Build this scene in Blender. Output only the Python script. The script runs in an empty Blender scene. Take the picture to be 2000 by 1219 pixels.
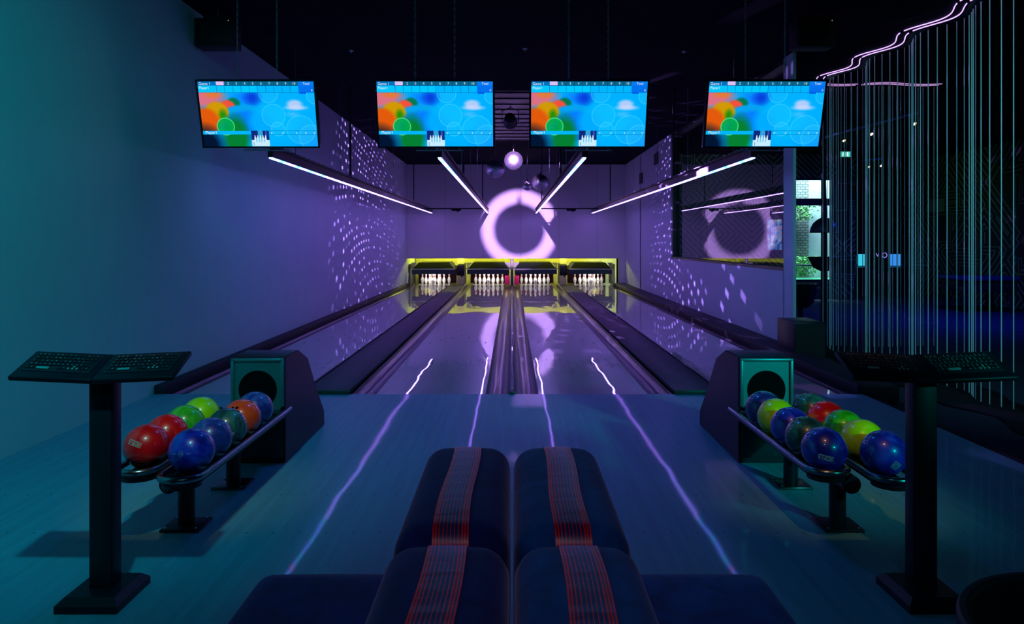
import bpy, bmesh, math, random
from mathutils import Vector, Matrix, Euler
import numpy as np
C = bpy.context.scene.collection
sc = bpy.context.scene
PI = math.pi
R = math.radians

# ------------------------------------------------------------ camera
cam = bpy.data.cameras.new('camera'); cam_o = bpy.data.objects.new('camera', cam); C.objects.link(cam_o)
cam.sensor_width = 36.0; cam.lens = 36.0 * 1480 / 2000; cam.shift_y = -139.5 / 2000
cam_o.location = (0, 0, 1.481); cam_o.rotation_euler = (R(90), 0, 0)
cam.clip_start = 0.05; cam.clip_end = 200
sc.camera = cam_o

# ------------------------------------------------------------ world, view
w = bpy.data.worlds.new('world'); sc.world = w; w.use_nodes = True
w.node_tree.nodes['Background'].inputs[0].default_value = (0.02, 0.05, 0.12, 1)
w.node_tree.nodes['Background'].inputs[1].default_value = 0.02
sc.view_settings.view_transform = 'Standard'; sc.view_settings.look = 'None'
sc.view_settings.gamma = 1; sc.view_settings.exposure = 0.0; sc.view_settings.use_curve_mapping = False
try:
    sc.cycles.use_denoising = True
    sc.cycles.caustics_reflective = False; sc.cycles.caustics_refractive = False
    sc.cycles.sample_clamp_indirect = 3.0
    sc.cycles.max_bounces = 8
except Exception as e:
    print(e)

# ------------------------------------------------------------ lamps of the venue, and added fill lamps
def lamp(name, kind, loc, power, color, rot=(0, 0, 0), **kw):
    d = bpy.data.lights.new(name, kind); d.energy = power; d.color = color
    for k, v in kw.items(): setattr(d, k, v)
    o = bpy.data.objects.new(name, d); C.objects.link(o); o.location = loc; o.rotation_euler = rot
    return o
def aim(o, target):
    v = Vector(target) - o.location
    o.rotation_euler = v.to_track_quat('-Z', 'Y').to_euler()
    return o
TEAL = (0.0, 0.52, 0.62); AZURE = (0.01, 0.30, 0.80); VIOLET = (0.36, 0.14, 1.0)
# teal ceiling spots over the players' area, behind and above the seats
aim(lamp('teal_spot_lamp', 'SPOT', (-1.1, 1.5, 3.7), 340, (0.0, 0.60, 0.70), spot_size=R(90), spot_blend=1.0, shadow_soft_size=0.05), (-3.455, 4.9, 1.1))
for k, x in enumerate((-0.30, 0.05, 0.40)):
    aim(lamp('teal_spot_lamp', 'SPOT', (x, -0.5, 3.9), 12, (0.10, 0.50, 0.75), spot_size=R(120), spot_blend=1.0, shadow_soft_size=0.04), (0, 4.2, 0.0))
aim(lamp('teal_spot_lamp', 'SPOT', (3.9, 2.6, 3.9), 800, (0.10, 0.56, 0.62), spot_size=R(58), spot_blend=1.0, shadow_soft_size=0.05), (5.6, 8.6, 1.5))  # added teal fill to brighten the string curtain's cords
# added warm and red fill spots that brighten the balls and striped bands
aim(lamp('added_ball_fill', 'SPOT', (-0.95, 1.7, 3.9), 125, (1.0, 0.42, 0.12), spot_size=R(20), spot_blend=1.0, shadow_soft_size=0.03), (-1.70, 4.15, 0.42))
aim(lamp('added_ball_fill', 'SPOT', (0.95, 1.7, 3.9), 125, (1.0, 0.42, 0.12), spot_size=R(20), spot_blend=1.0, shadow_soft_size=0.03), (1.70, 4.15, 0.42))
aim(lamp('added_bench_fill', 'SPOT', (0.0, -0.9, 3.8), 34, (1.0, 0.06, 0.10), spot_size=R(26), spot_blend=1.0, shadow_soft_size=0.05), (0.0, 1.75, 0.85))
aim(lamp('added_face_fill', 'SPOT', (4.4, -1.0, 2.6), 850, (0.0, 0.72, 0.66), spot_size=R(20), spot_blend=1.0, shadow_soft_size=0.1), (1.72, 5.0, 0.50))  # added teal fill for the right ball return's face plate
# blue wash on the approach and on the near part of the walls
aim(lamp('wash_lamp', 'SPOT', (0.1, 6.0, 3.9), 72, (0.03, 0.18, 1.0), spot_size=R(115), spot_blend=1.0, shadow_soft_size=0.25), (0.0, 6.0, 0.0))
# the narrow spot on the mirror ball; the ball throws its round shadow on the masking wall
BALL = Vector((0.033, 16.44, 3.215)); PIN = Vector((-0.03, 13.83, 3.63))
aim(lamp('pin_spot_lamp', 'SPOT', PIN, 12500, (0.60, 0.32, 1.0), spot_size=R(13.9), spot_blend=0.34, shadow_soft_size=0.034), (0.25, 24.96, 1.886))

def sparkle_lamp(name, loc, target, power, spread):
    """light thrown back by the mirror ball's facets: each facet sends one beam"""
    o = aim(lamp(name, 'SPOT', loc, power, (0.45, 0.22, 1.0), spot_size=R(spread), spot_blend=0.5, shadow_soft_size=0.0), target)
    d = o.data; d.use_nodes = True; nt = d.node_tree; nd = nt.nodes; nd.clear()
    out = nd.new('ShaderNodeOutputLight'); em = nd.new('ShaderNodeEmission'); nt.links.new(em.outputs[0], out.inputs[0])
    g = nd.new('ShaderNodeNewGeometry')
    def vm(op, a, b=None):
        n = nd.new('ShaderNodeVectorMath'); n.operation = op
        for i, x in enumerate((a, b)):
            if x is None: continue
            if isinstance(x, (tuple, Vector)): n.inputs[i].default_value = x
            else: nt.links.new(x, n.inputs[i])
        return n.outputs[0]
    def mt(op, a, b=None, c=None):
        n = nd.new('ShaderNodeMath'); n.operation = op
        for i, x in enumerate((a, b, c)):
            if x is None: continue
            if isinstance(x, (int, float)): n.inputs[i].default_value = x
            else: nt.links.new(x, n.inputs[i])
        return n.outputs[0]
    L = (PIN - BALL).normalized()
    # direction of the outgoing beam (Incoming points back to the lamp's viewer)
    wdir = vm('SCALE', g.outputs['Incoming']); nd_scale = wdir.node; nd_scale.inputs['Scale'].default_value = 1.0
    n = vm('NORMALIZE', vm('ADD', wdir, L))
    sp = nd.new('ShaderNodeSeparateXYZ'); nt.links.new(n, sp.inputs[0])
    lat = mt('MULTIPLY', mt('ARCSINE', sp.outputs[2]), 57.3 / 2.0)
    lon = mt('MULTIPLY', mt('ARCTAN2', sp.outputs[1], sp.outputs[0]), 57.3 / 2.2)
    fl = mt('FLOOR', lat); row = mt('MULTIPLY', fl, 0.37)
    lon2 = mt('ADD', lon, row); fo = mt('FLOOR', lon2)
    a = mt('ABSOLUTE', mt('SUBTRACT', mt('SUBTRACT', lat, fl), 0.5)); b = mt('ABSOLUTE', mt('SUBTRACT', mt('SUBTRACT', lon2, fo), 0.5))
    m1 = mt('MULTIPLY', mt('SUBTRACT', 0.20, a), 12.0); m1.node.use_clamp = True
    m2 = mt('MULTIPLY', mt('SUBTRACT', 0.24, b), 12.0); m2.node.use_clamp = True
    cb = nd.new('ShaderNodeCombineXYZ'); nt.links.new(fl, cb.inputs[0]); nt.links.new(fo, cb.inputs[1])
    wn = nd.new('ShaderNodeTexWhiteNoise'); wn.noise_dimensions = '3D'; nt.links.new(cb.outputs[0], wn.inputs['Vector'])
    dr = mt('MULTIPLY', mt('SUBTRACT', wn.outputs[0], 0.30), 1.6); dr.node.use_clamp = True
    s = mt('MULTIPLY', mt('MULTIPLY', m1, m2), dr)
    nt.links.new(s, em.inputs[1])
    return o
sparkle_lamp('added_sparkle_lamp', BALL + Vector((-0.235, 0, 0)), (-3.455, 17.6, 2.2), 2200, 108)  # added lamps stand in for light the facets would reflect
sparkle_lamp('added_sparkle_lamp', BALL + Vector((0.235, 0, 0)), (3.74, 15.2, 1.6), 2600, 140)
# yellow work lights inside the pin deck housing
for x in (-2.9, -1.71, 0.0, 1.71, 2.9):
    lamp('pit_lamp', 'POINT', (x, 26.2, 1.2), 34, (0.85, 0.82, 0.10), shadow_soft_size=0.05)
for x in (-2.612, -0.785, 0.785, 2.612):      # pin lights above each rack
    aim(lamp('pin_lamp', 'AREA', (x, 25.13, 0.515), 13, (1.0, 0.90, 0.80), shape='RECTANGLE', size=1.1, size_y=0.04), (x, 25.7, 0.15))
for x in (-1.705, 1.705): lamp('pit_lamp', 'POINT', (x, 25.04, 0.97), 14.0, (0.9, 0.85, 0.12), shadow_soft_size=0.03)
# arcade hall behind the string curtain
aim(lamp('hall_lamp', 'SPOT', (9.5, 15.5, 3.9), 700, (0.005, 0.04, 1.0), spot_size=R(150), spot_blend=1.0, shadow_soft_size=0.3), (9.0, 17.0, -0.2))
aim(lamp('hall_lamp', 'SPOT', (10.2, 20.0, 3.8), 40, (0.10, 0.42, 0.12), spot_size=R(110), spot_blend=1.0, shadow_soft_size=0.2), (12.6, 21.5, 1.8))
aim(lamp('hall_lamp', 'SPOT', (5.9, 19.5, 3.9), 120, (0.20, 0.36, 0.45), spot_size=R(140), spot_blend=1.0, shadow_soft_size=0.2), (5.9, 22.0, 1.6))
# daylight outside the hall window
lamp('daylight', 'AREA', (9.0, 22.75, 5.6), 1300, (0.60, 0.90, 1.0), rot=(R(12), 0, 0), shape='RECTANGLE', size=2.0, size_y=0.9)

# ------------------------------------------------------------ helpers
class MB:
    def __init__(s): s.bm = bmesh.new()
    def box(s, c, size, rot=None, bevel=0, seg=2):
        b = bmesh.new(); bmesh.ops.create_cube(b, size=1)
        bmesh.ops.scale(b, vec=Vector(size), verts=b.verts)
        if bevel: bmesh.ops.bevel(b, geom=list(b.edges), offset=bevel, segments=seg, affect='EDGES', profile=0.5)
        M = Matrix.Translation(Vector(c)) @ (Euler(rot).to_matrix().to_4x4() if rot else Matrix())
        bmesh.ops.transform(b, matrix=M, verts=b.verts); return s._merge(b)
    def _merge(s, b):
        me = bpy.data.meshes.new('t'); b.to_mesh(me); b.free(); s.bm.from_mesh(me); bpy.data.meshes.remove(me); return s
    def cyl(s, a, b_, r, r2=None, seg=16, caps=True):
        a = Vector(a); b_ = Vector(b_); d = b_ - a
        b = bmesh.new(); bmesh.ops.create_cone(b, cap_ends=caps, segments=seg, radius1=r, radius2=r if r2 is None else r2, depth=d.length)
        M = Matrix.Translation((a + b_) / 2) @ d.to_track_quat('Z', 'Y').to_matrix().to_4x4()
        bmesh.ops.transform(b, matrix=M, verts=b.verts); return s._merge(b)
    def sphere(s, c, r, u=32, v=16, scale=(1, 1, 1)):
        b = bmesh.new(); bmesh.ops.create_uvsphere(b, u_segments=u, v_segments=v, radius=r)
        bmesh.ops.scale(b, vec=Vector(scale), verts=b.verts); bmesh.ops.translate(b, vec=Vector(c), verts=b.verts); return s._merge(b)
    def lathe(s, prof, seg=24, c=(0, 0, 0)):
        rings = []
        for (r, z) in prof:
            rings.append([s.bm.verts.new((c[0] + r * math.cos(2 * PI * i / seg), c[1] + r * math.sin(2 * PI * i / seg), c[2] + z)) for i in range(seg)])
        for a, b in zip(rings, rings[1:]):
            for i in range(seg): s.bm.faces.new((a[i], a[(i + 1) % seg], b[(i + 1) % seg], b[i]))
        if prof[0][0] > 1e-5: s.bm.faces.new(list(reversed(rings[0])))
        if prof[-1][0] > 1e-5: s.bm.faces.new(rings[-1])
        return s
    def tube(s, pts, r, seg=10, closed=False):
        pts = [Vector(p) for p in pts]; n = len(pts); rings = []
        up = Vector((0, 0, 1))
        for i, p in enumerate(pts):
            if closed: t = pts[(i + 1) % n] - pts[i - 1]
            else: t = pts[min(i + 1, n - 1)] - pts[max(i - 1, 0)]
            t.normalize()
            u = up if abs(t.dot(up)) < 0.95 else Vector((1, 0, 0))
            a = t.cross(u).normalized(); b = a.cross(t).normalized()
            rings.append([s.bm.verts.new(p + a * r * math.cos(2 * PI * k / seg) + b * r * math.sin(2 * PI * k / seg)) for k in range(seg)])
        m = n if closed else n - 1
        for i in range(m):
            a = rings[i]; b = rings[(i + 1) % n]
            for k in range(seg): s.bm.faces.new((a[k], b[k], b[(k + 1) % seg], a[(k + 1) % seg]))
        if not closed:
            s.bm.faces.new(rings[0]); s.bm.faces.new(list(reversed(rings[-1])))
        return s
    def prism(s, poly, x0, x1, axis='x'):
        """poly of (a,b); extruded along axis from x0 to x1"""
        def P(a, b, t): return {'x': (t, a, b), 'y': (a, t, b), 'z': (a, b, t)}[axis]
        A = [s.bm.verts.new(P(a, b, x0)) for a, b in poly]; B = [s.bm.verts.new(P(a, b, x1)) for a, b in poly]
        n = len(poly)
        s.bm.faces.new(A); s.bm.faces.new(list(reversed(B)))
        for i in range(n): s.bm.faces.new((A[i], B[i], B[(i + 1) % n], A[(i + 1) % n]))
        return s
    def strip(s, left, right):
        A = [s.bm.verts.new(p) for p in left]; B = [s.bm.verts.new(p) for p in right]
        for i in range(len(A) - 1): s.bm.faces.new((A[i], A[i + 1], B[i + 1], B[i]))
        return s
    def quad(s, *p):
        s.bm.faces.new([s.bm.verts.new(q) for q in p]); return s

def obj(name, mb, mat=None, parent=None, smooth=True, loc=(0, 0, 0), recalc=True, angle=35):
    bm = mb.bm if isinstance(mb, MB) else mb
    if recalc: bmesh.ops.recalc_face_normals(bm, faces=bm.faces)
    me = bpy.data.meshes.new(name); bm.to_mesh(me); bm.free()
    if smooth:
        me.shade_smooth()
        me.set_sharp_from_angle(angle=R(angle))
    if mat: me.materials.append(mat)
    o = bpy.data.objects.new(name, me); C.objects.link(o); o.location = loc
    if parent: o.parent = parent
    return o
def tag(o, label, cat, group=None, kind=None):
    o['label'] = label; o['category'] = cat
    if group: o['group'] = group
    if kind: o['kind'] = kind
    return o
def thing(name, label, cat, loc=(0, 0, 0), rz=0, group=None):
    o = bpy.data.objects.new(name, None); C.objects.link(o); o.location = loc; o.rotation_euler = (0, 0, rz)
    o.empty_display_size = 0.1
    return tag(o, label, cat, group)
def struct(name, mb, mat, **k):
    o = obj(name, mb, mat, **k); o['kind'] = 'structure'; return o
def copy_tree(o, parent=None):
    c = o.copy(); C.objects.link(c); c.parent = parent
    for ch in [x for x in C.objects if x.parent == o]: copy_tree(ch, c)
    return c

# ------------------------------------------------------------ materials
def new_mat(name):
    m = bpy.data.materials.new(name); m.use_nodes = True
    return m, m.node_tree, m.node_tree.nodes['Principled BSDF']
def mat(name, col, rough=0.5, metal=0.0, spec=0.5, coat=0.0, emit=None, estr=0.0, var=0.0, scale=8.0, bump=0.0, bscale=40.0):
    m, nt, p = new_mat(name)
    p.inputs['Base Color'].default_value = (*col, 1); p.inputs['Roughness'].default_value = rough
    p.inputs['Metallic'].default_value = metal; p.inputs['Specular IOR Level'].default_value = spec
    p.inputs['Coat Weight'].default_value = coat; p.inputs['Coat Roughness'].default_value = 0.05
    if emit: p.inputs['Emission Color'].default_value = (*emit, 1); p.inputs['Emission Strength'].default_value = estr
    tc = nt.nodes.new('ShaderNodeTexCoord')
    if var:
        n = nt.nodes.new('ShaderNodeTexNoise'); n.inputs['Scale'].default_value = scale; n.inputs['Detail'].default_value = 4
        nt.links.new(tc.outputs['Object'], n.inputs['Vector'])
        r = nt.nodes.new('ShaderNodeValToRGB')
        r.color_ramp.elements[0].position = 0.3; r.color_ramp.elements[1].position = 0.7
        r.color_ramp.elements[0].color = tuple(c * (1 - var) for c in col) + (1,)
        r.color_ramp.elements[1].color = tuple(min(1, c * (1 + var)) for c in col) + (1,)
        nt.links.new(n.outputs[0], r.inputs[0]); nt.links.new(r.outputs[0], p.inputs['Base Color'])
    if bump:
        n = nt.nodes.new('ShaderNodeTexNoise'); n.inputs['Scale'].default_value = bscale; n.inputs['Detail'].default_value = 3
        nt.links.new(tc.outputs['Object'], n.inputs['Vector'])
        b = nt.nodes.new('ShaderNodeBump'); b.inputs['Strength'].default_value = bump; b.inputs['Distance'].default_value = 0.01
        nt.links.new(n.outputs[0], b.inputs['Height']); nt.links.new(b.outputs[0], p.inputs['Normal'])
    return m
def swirl(name, c1, c2, c3, scale=6):
    m, nt, p = new_mat(name)
    tc = nt.nodes.new('ShaderNodeTexCoord'); oi = nt.nodes.new('ShaderNodeObjectInfo')
    ad = nt.nodes.new('ShaderNodeVectorMath'); ad.operation = 'ADD'
    nt.links.new(tc.outputs['Object'], ad.inputs[0]); nt.links.new(oi.outputs['Location'], ad.inputs[1])
    n = nt.nodes.new('ShaderNodeTexNoise'); n.inputs['Scale'].default_value = scale; n.inputs['Detail'].default_value = 5; n.inputs['Distortion'].default_value = 2.2
    nt.links.new(ad.outputs[0], n.inputs['Vector'])
    r = nt.nodes.new('ShaderNodeValToRGB'); e = r.color_ramp.elements
    e[0].position = 0.35; e[0].color = (*c1, 1); e[1].position = 0.68; e[1].color = (*c3, 1)
    k = e.new(0.52); k.color = (*c2, 1)
    nt.links.new(n.outputs[0], r.inputs[0]); nt.links.new(r.outputs[0], p.inputs['Base Color'])
    p.inputs['Roughness'].default_value = 0.35; p.inputs['Coat Weight'].default_value = 1.0; p.inputs['Coat Roughness'].default_value = 0.06
    return m
def emat(name, col, s):
    m = bpy.data.materials.new(name); m.use_nodes = True; nt = m.node_tree; nt.nodes.clear()
    o = nt.nodes.new('ShaderNodeOutputMaterial'); e = nt.nodes.new('ShaderNodeEmission')
    e.inputs[0].default_value = (*col, 1); e.inputs[1].default_value = s; nt.links.new(e.outputs[0], o.inputs[0]); return m

WALL = mat('wall_paint', (0.52, 0.62, 0.64), 0.85, var=0.03, scale=1.5, spec=0.1)
MASK = mat('masking_panel', (0.78, 0.80, 0.80), 0.7, var=0.03, scale=1.0, spec=0.2)
CEIL = mat('dark_ceiling', (0.001, 0.005, 0.014), 0.9, var=0.2, scale=2, spec=0.08)
BLACK = mat('black_paint', (0.012, 0.012, 0.016), 0.4, bump=0.05, bscale=200)
SATIN = mat('black_satin', (0.006, 0.010, 0.020), 0.42, spec=0.3, bump=0.04, bscale=150)
GREYP = mat('grey_plastic', (0.016, 0.018, 0.03), 0.45)
COVER = mat('division_cover', (0.08, 0.06, 0.08), 0.5, spec=0.3, var=0.1, scale=3)
CURB = mat('curb_black', (0.02, 0.018, 0.03), 0.55, spec=0.3)
CHROME = mat('brushed_steel', (0.62, 0.64, 0.66), 0.22, metal=1.0)
RAILB = mat('rack_rail', (0.30, 0.33, 0.36), 0.25, metal=1.0)
WHITE = mat('white_gloss', (0.8, 0.8, 0.78), 0.25)
SCREW = mat('screw_steel', (0.85, 0.87, 0.9), 0.18, metal=1.0)
DEEP = mat('dark_void', (0.004, 0.004, 0.005), 0.9, spec=0.1)
CARPET = mat('dark_carpet', (0.030, 0.036, 0.06), 0.95, var=0.45, scale=60, bump=0.6, bscale=120, spec=0.1)
PLINTH = mat('plinth_black', (0.008, 0.008, 0.012), 0.8, spec=0.2)
CORD = mat('white_cord', (0.75, 0.78, 0.78), 0.6)
YEL = mat('pit_paint', (0.62, 0.62, 0.30), 0.6, var=0.1, scale=5)
PINW = None

# lane surface: gloss coat, faint boards, slight waviness
def board_mat(name, base, board, rough, coat, crough, wav, dots=None, vary=0.10):
    m, nt, p = new_mat(name); N = nt.nodes; L = nt.links
    tc = N.new('ShaderNodeTexCoord'); sx = N.new('ShaderNodeSeparateXYZ'); L.new(tc.outputs['Object'], sx.inputs[0])
    def mt(op, a, b=None):
        n = N.new('ShaderNodeMath'); n.operation = op
        for i, x in enumerate((a, b)):
            if x is None: continue
            if isinstance(x, (int, float)): n.inputs[i].default_value = x
            else: L.new(x, n.inputs[i])
        return n.outputs[0]
    u = mt('DIVIDE', sx.outputs[0], board); fu = mt('FLOOR', u)
    v = mt('ADD', mt('DIVIDE', sx.outputs[1], 0.9), mt('MULTIPLY', fu, 0.37)); fv = mt('FLOOR', v)
    cb = N.new('ShaderNodeCombineXYZ'); L.new(fu, cb.inputs[0]); L.new(fv, cb.inputs[1])
    wn = N.new('ShaderNodeTexWhiteNoise'); L.new(cb.outputs[0], wn.inputs['Vector'])
    mp = N.new('ShaderNodeMapping'); mp.inputs['Scale'].default_value = (60, 1.5, 1); L.new(tc.outputs['Object'], mp.inputs[0])
    gr = N.new('ShaderNodeTexNoise'); gr.inputs['Scale'].default_value = 1; gr.inputs['Detail'].default_value = 4; L.new(mp.outputs[0], gr.inputs['Vector'])
    k = mt('ADD', mt('MULTIPLY', wn.outputs[0], vary), mt('MULTIPLY', gr.outputs[0], vary))
    edge = mt('GREATER_THAN', mt('ABSOLUTE', mt('SUBTRACT', mt('SUBTRACT', u, fu), 0.5)), 0.475)
    k = mt('SUBTRACT', mt('ADD', k, 1 - vary), mt('MULTIPLY', edge, vary * 1.2))
    sc_ = N.new('ShaderNodeVectorMath'); sc_.operation = 'SCALE'; sc_.inputs[0].default_value = base; L.new(k, sc_.inputs['Scale'])
    col = sc_.outputs[0]
    if dots:   # rows of round approach dots: (period_x, row positions, radius)
        per, rows, rad = dots; fx = mt('SUBTRACT', mt('MODULO', mt('ADD', mt('ADD', sx.outputs[0], 100 * per), per / 2), per), per / 2)
        tot = None
        for y in rows:
            d = mt('SQRT', mt('ADD', mt('POWER', mt('ABSOLUTE', fx), 2), mt('POWER', mt('ABSOLUTE', mt('SUBTRACT', sx.outputs[1], y)), 2)))
            h = mt('LESS_THAN', d, rad); tot = h if tot is None else mt('MAXIMUM', tot, h)
        mx = N.new('ShaderNodeMix'); mx.data_type = 'RGBA'; L.new(tot, mx.inputs[0]); L.new(col, mx.inputs[6]); mx.inputs[7].default_value = (0.02, 0.02, 0.03, 1)
        col = mx.outputs[2]
    L.new(col, p.inputs['Base Color'])
    p.inputs['Roughness'].default_value = rough; p.inputs['Coat Weight'].default_value = coat; p.inputs['Coat Roughness'].default_value = crough
    mp2 = N.new('ShaderNodeMapping'); mp2.inputs['Scale'].default_value = (1.4, 0.55, 1); L.new(tc.outputs['Object'], mp2.inputs[0])
    wv = N.new('ShaderNodeTexNoise'); wv.inputs['Scale'].default_value = 1.6; wv.inputs['Detail'].default_value = 1.5; L.new(mp2.outputs[0], wv.inputs['Vector'])
    bp = N.new('ShaderNodeBump'); bp.inputs['Strength'].default_value = 1.0; bp.inputs['Distance'].default_value = wav
    L.new(wv.outputs[0], bp.inputs['Height']); L.new(bp.outputs[0], p.inputs['Normal']); L.new(bp.outputs[0], p.inputs['Coat Normal'])
    return m
LANE = board_mat('lane_surface', (0.52, 0.50, 0.54), 0.0269, 0.25, 1.0, 0.015, 0.0035)
APPR = board_mat('approach_surface', (0.10, 0.38, 0.50), 0.0269, 0.48, 0.15, 0.05, 0.0035, dots=(0.1345, (3.84, 4.42), 0.006), vary=0.16)

def circuit_mat(name, bg, line, scale):
    """wall print: nested angular tracks like a printed circuit"""
    m, nt, p = new_mat(name); N = nt.nodes; L = nt.links
    tc = N.new('ShaderNodeTexCoord')
    mp = N.new('ShaderNodeMapping'); mp.inputs['Rotation'].default_value = (0.0, 0.0, 0.0); L.new(tc.outputs['Object'], mp.inputs[0])
    vo = N.new('ShaderNodeTexVoronoi'); vo.distance = 'CHEBYCHEV'; vo.inputs['Scale'].default_value = scale; vo.inputs['Randomness'].default_value = 0.9
    L.new(mp.outputs[0], vo.inputs['Vector'])
    vo2 = N.new('ShaderNodeTexVoronoi'); vo2.distance = 'MANHATTAN'; vo2.inputs['Scale'].default_value = scale * 0.6
    L.new(mp.outputs[0], vo2.inputs['Vector'])
    ad = N.new('ShaderNodeMath'); ad.operation = 'MAXIMUM'; L.new(vo.outputs['Distance'], ad.inputs[0]); 
    hf = N.new('ShaderNodeMath'); hf.operation = 'MULTIPLY'; hf.inputs[1].default_value = 0.75; L.new(vo2.outputs['Distance'], hf.inputs[0]); L.new(hf.outputs[0], ad.inputs[1])
    mu = N.new('ShaderNodeMath'); mu.operation = 'MULTIPLY'; mu.inputs[1].default_value = 13; L.new(ad.outputs[0], mu.inputs[0])
    fr = N.new('ShaderNodeMath'); fr.operation = 'FRACT'; L.new(mu.outputs[0], fr.inputs[0])
    lt = N.new('ShaderNodeMath'); lt.operation = 'LESS_THAN'; lt.inputs[1].default_value = 0.25; L.new(fr.outputs[0], lt.inputs[0])
    mx = N.new('ShaderNodeMix'); mx.data_type = 'RGBA'; L.new(lt.outputs[0], mx.inputs[0]); mx.inputs[6].default_value = (*bg, 1); mx.inputs[7].default_value = (*line, 1)
    L.new(mx.outputs[2], p.inputs['Base Color']); p.inputs['Roughness'].default_value = 0.7
    return m
CIRC = circuit_mat('circuit_wallpaper', (0.02, 0.022, 0.025), (0.26, 0.27, 0.24), 1.0)
CIRCG = circuit_mat('circuit_wallpaper_green', (0.015, 0.018, 0.015), (0.20, 0.24, 0.14), 0.8)

# ============================================================ THE SETTING
ZC = 3.99; ZL = -0.22; XL = -3.455; XR = 3.74; YM = 24.96; FOUL = 7.305
struct('floor', MB().box((-0.0375, 2.15, -0.11), (6.835, 10.31, 0.22)), APPR)            # raised approach
struct('floor', MB().box((0.1, 17.0, -0.24), (7.3, 19.38, 0.04)), BLACK)                 # bed under the lanes
struct('floor', MB().box((8.2, 11.0, ZL - 0.03), (9.64, 28.0, 0.06)), CARPET)
struct('ceiling', MB().box((0.15, 12.0, ZC + 0.05), (7.4, 30.2, 0.1)).box((8.28, 9.6, ZC + 0.05), (8.86, 25.4, 0.1)).box((11.25, 23.8, ZC + 0.05), (2.95, 3.0, 0.1)), CEIL)
struct('wall_left', MB().box((XL - 0.06, 12.0, 1.88), (0.12, 30, 4.22)), WALL)
struct('wall_front', MB().box((4.6, -3.06, 1.88), (16.3, 0.12, 4.22)), BLACK)
struct('wall_far_right', MB().box((12.66, 11.0, 1.88), (0.12, 28.2, 4.22)), CIRCG)
# right wall of the lanes with the big interior window
rw = MB()
rw.box((XR + 0.07, 21.38, 1.88), (0.14, 7.16, 4.22))                  # beyond the window
rw.box((XR + 0.02, 10.26, 1.88), (0.04, 0.36, 4.22))                  # near pier
rw.box((XR + 0.095, 14.35, 0.42), (0.09, 6.90, 1.28)); rw.box((XR + 0.025, 14.12, 0.42), (0.05, 7.40, 1.28))                  # sill wall
struct('wall_right', rw, WALL)
# masking wall over the pin decks
mk = MB()
mk.box((0.1425, YM + 0.04, (0.908 + ZC) / 2), (7.195, 0.08, ZC - 0.908))
mk.box(((3.508 + XR) / 2, YM + 0.04, 0.344), (XR - 3.508, 0.08, 1.128))
struct('wall_back', mk, MASK)
pj = MB()
for x in (-2.2, -0.95, 0.3, 1.55, 2.8): pj.box((x, YM - 0.001, 2.45), (0.006, 0.004, 3.08))
struct('trim_1', pj, mat('panel_joint', (0.25, 0.25, 0.27), 0.7))
struct('wall_pit', MB().box((0.1425, 27.2, 0.7), (7.2, 0.06, 1.9)).box((0.1425, 26.1, 1.66), (7.2, 2.2, 0.04)), YEL)
struct('trim_2', MB().box((0.02, YM - 0.004, 0.90), (6.98, 0.02, 0.018)).box((3.505, YM - 0.004, 0.34), (0.02, 0.02, 1.12)), mat('yellow_edge', (0.75, 0.72, 0.35), 0.5))
# hall walls beyond
hw = MB(); W0, W1, Z0, Z1 = 8.05, 9.32, 0.29, 3.29
hw.box(((XR + W0) / 2, 22.06, 1.88), (W0 - XR, 0.12, 4.22)); hw.box(((W1 + 9.97) / 2, 22.06, 1.88), (9.97 - W1, 0.12, 4.22))
hw.box(((W0 + W1) / 2, 22.06, (Z1 + ZC) / 2), (W1 - W0, 0.12, ZC - Z1)); hw.box(((W0 + W1) / 2, 22.06, (Z0 + ZL) / 2), (W1 - W0, 0.12, Z0 - ZL))
struct('wall_hall', hw, CIRC)
struct('wall_hall_back', MB().box((11.2, 25.2, 1.88), (2.9, 0.12, 4.22)).box((9.95, 23.6, 1.88), (0.05, 3.1, 4.22)), BLACK)
# structural window (hall, to daylight)
wn_f = MB()
for (x, z, sx_, sz) in ((W0 + 0.03, 1.79, 0.06, 3.0), (W1 - 0.03, 1.79, 0.06, 3.0), ((W0 + W1) / 2, Z1 - 0.03, 1.27, 0.06), ((W0 + W1) / 2, Z0 + 0.03, 1.27, 0.06), ((W0 + W1) / 2, 2.60, 1.27, 0.20)):
    wn_f.box((x, 22.0, z), (sx_, 0.10, sz))
w1 = struct('window_1', wn_f, BLACK)
gm, gnt, gp = new_mat('clear_glass'); gp.inputs['Transmission Weight'].default_value = 1; gp.inputs['Roughness'].default_value = 0; gp.inputs['IOR'].default_value = 1.1
def glass_mix(name, tint, ior):
    m = bpy.data.materials.new(name); m.use_nodes = True; nt = m.node_tree; nt.nodes.clear()
    o = nt.nodes.new('ShaderNodeOutputMaterial'); f = nt.nodes.new('ShaderNodeFresnel'); f.inputs[0].default_value = ior
    t = nt.nodes.new('ShaderNodeBsdfTransparent'); t.inputs[0].default_value = (*tint, 1); g = nt.nodes.new('ShaderNodeBsdfGlossy'); g.inputs['Roughness'].default_value = 0.0
    mx = nt.nodes.new('ShaderNodeMixShader'); ge = nt.nodes.new('ShaderNodeNewGeometry')
    iv = nt.nodes.new('ShaderNodeMath'); iv.operation = 'SUBTRACT'; iv.inputs[0].default_value = 1; nt.links.new(ge.outputs['Backfacing'], iv.inputs[1])
    ml = nt.nodes.new('ShaderNodeMath'); ml.operation = 'MULTIPLY'; nt.links.new(f.outputs[0], ml.inputs[0]); nt.links.new(iv.outputs[0], ml.inputs[1]); nt.links.new(ml.outputs[0], mx.inputs[0]); nt.links.new(t.outputs[0], mx.inputs[1]); nt.links.new(g.outputs[0], mx.inputs[2]); nt.links.new(mx.outputs[0], o.inputs[0]); return m
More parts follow.
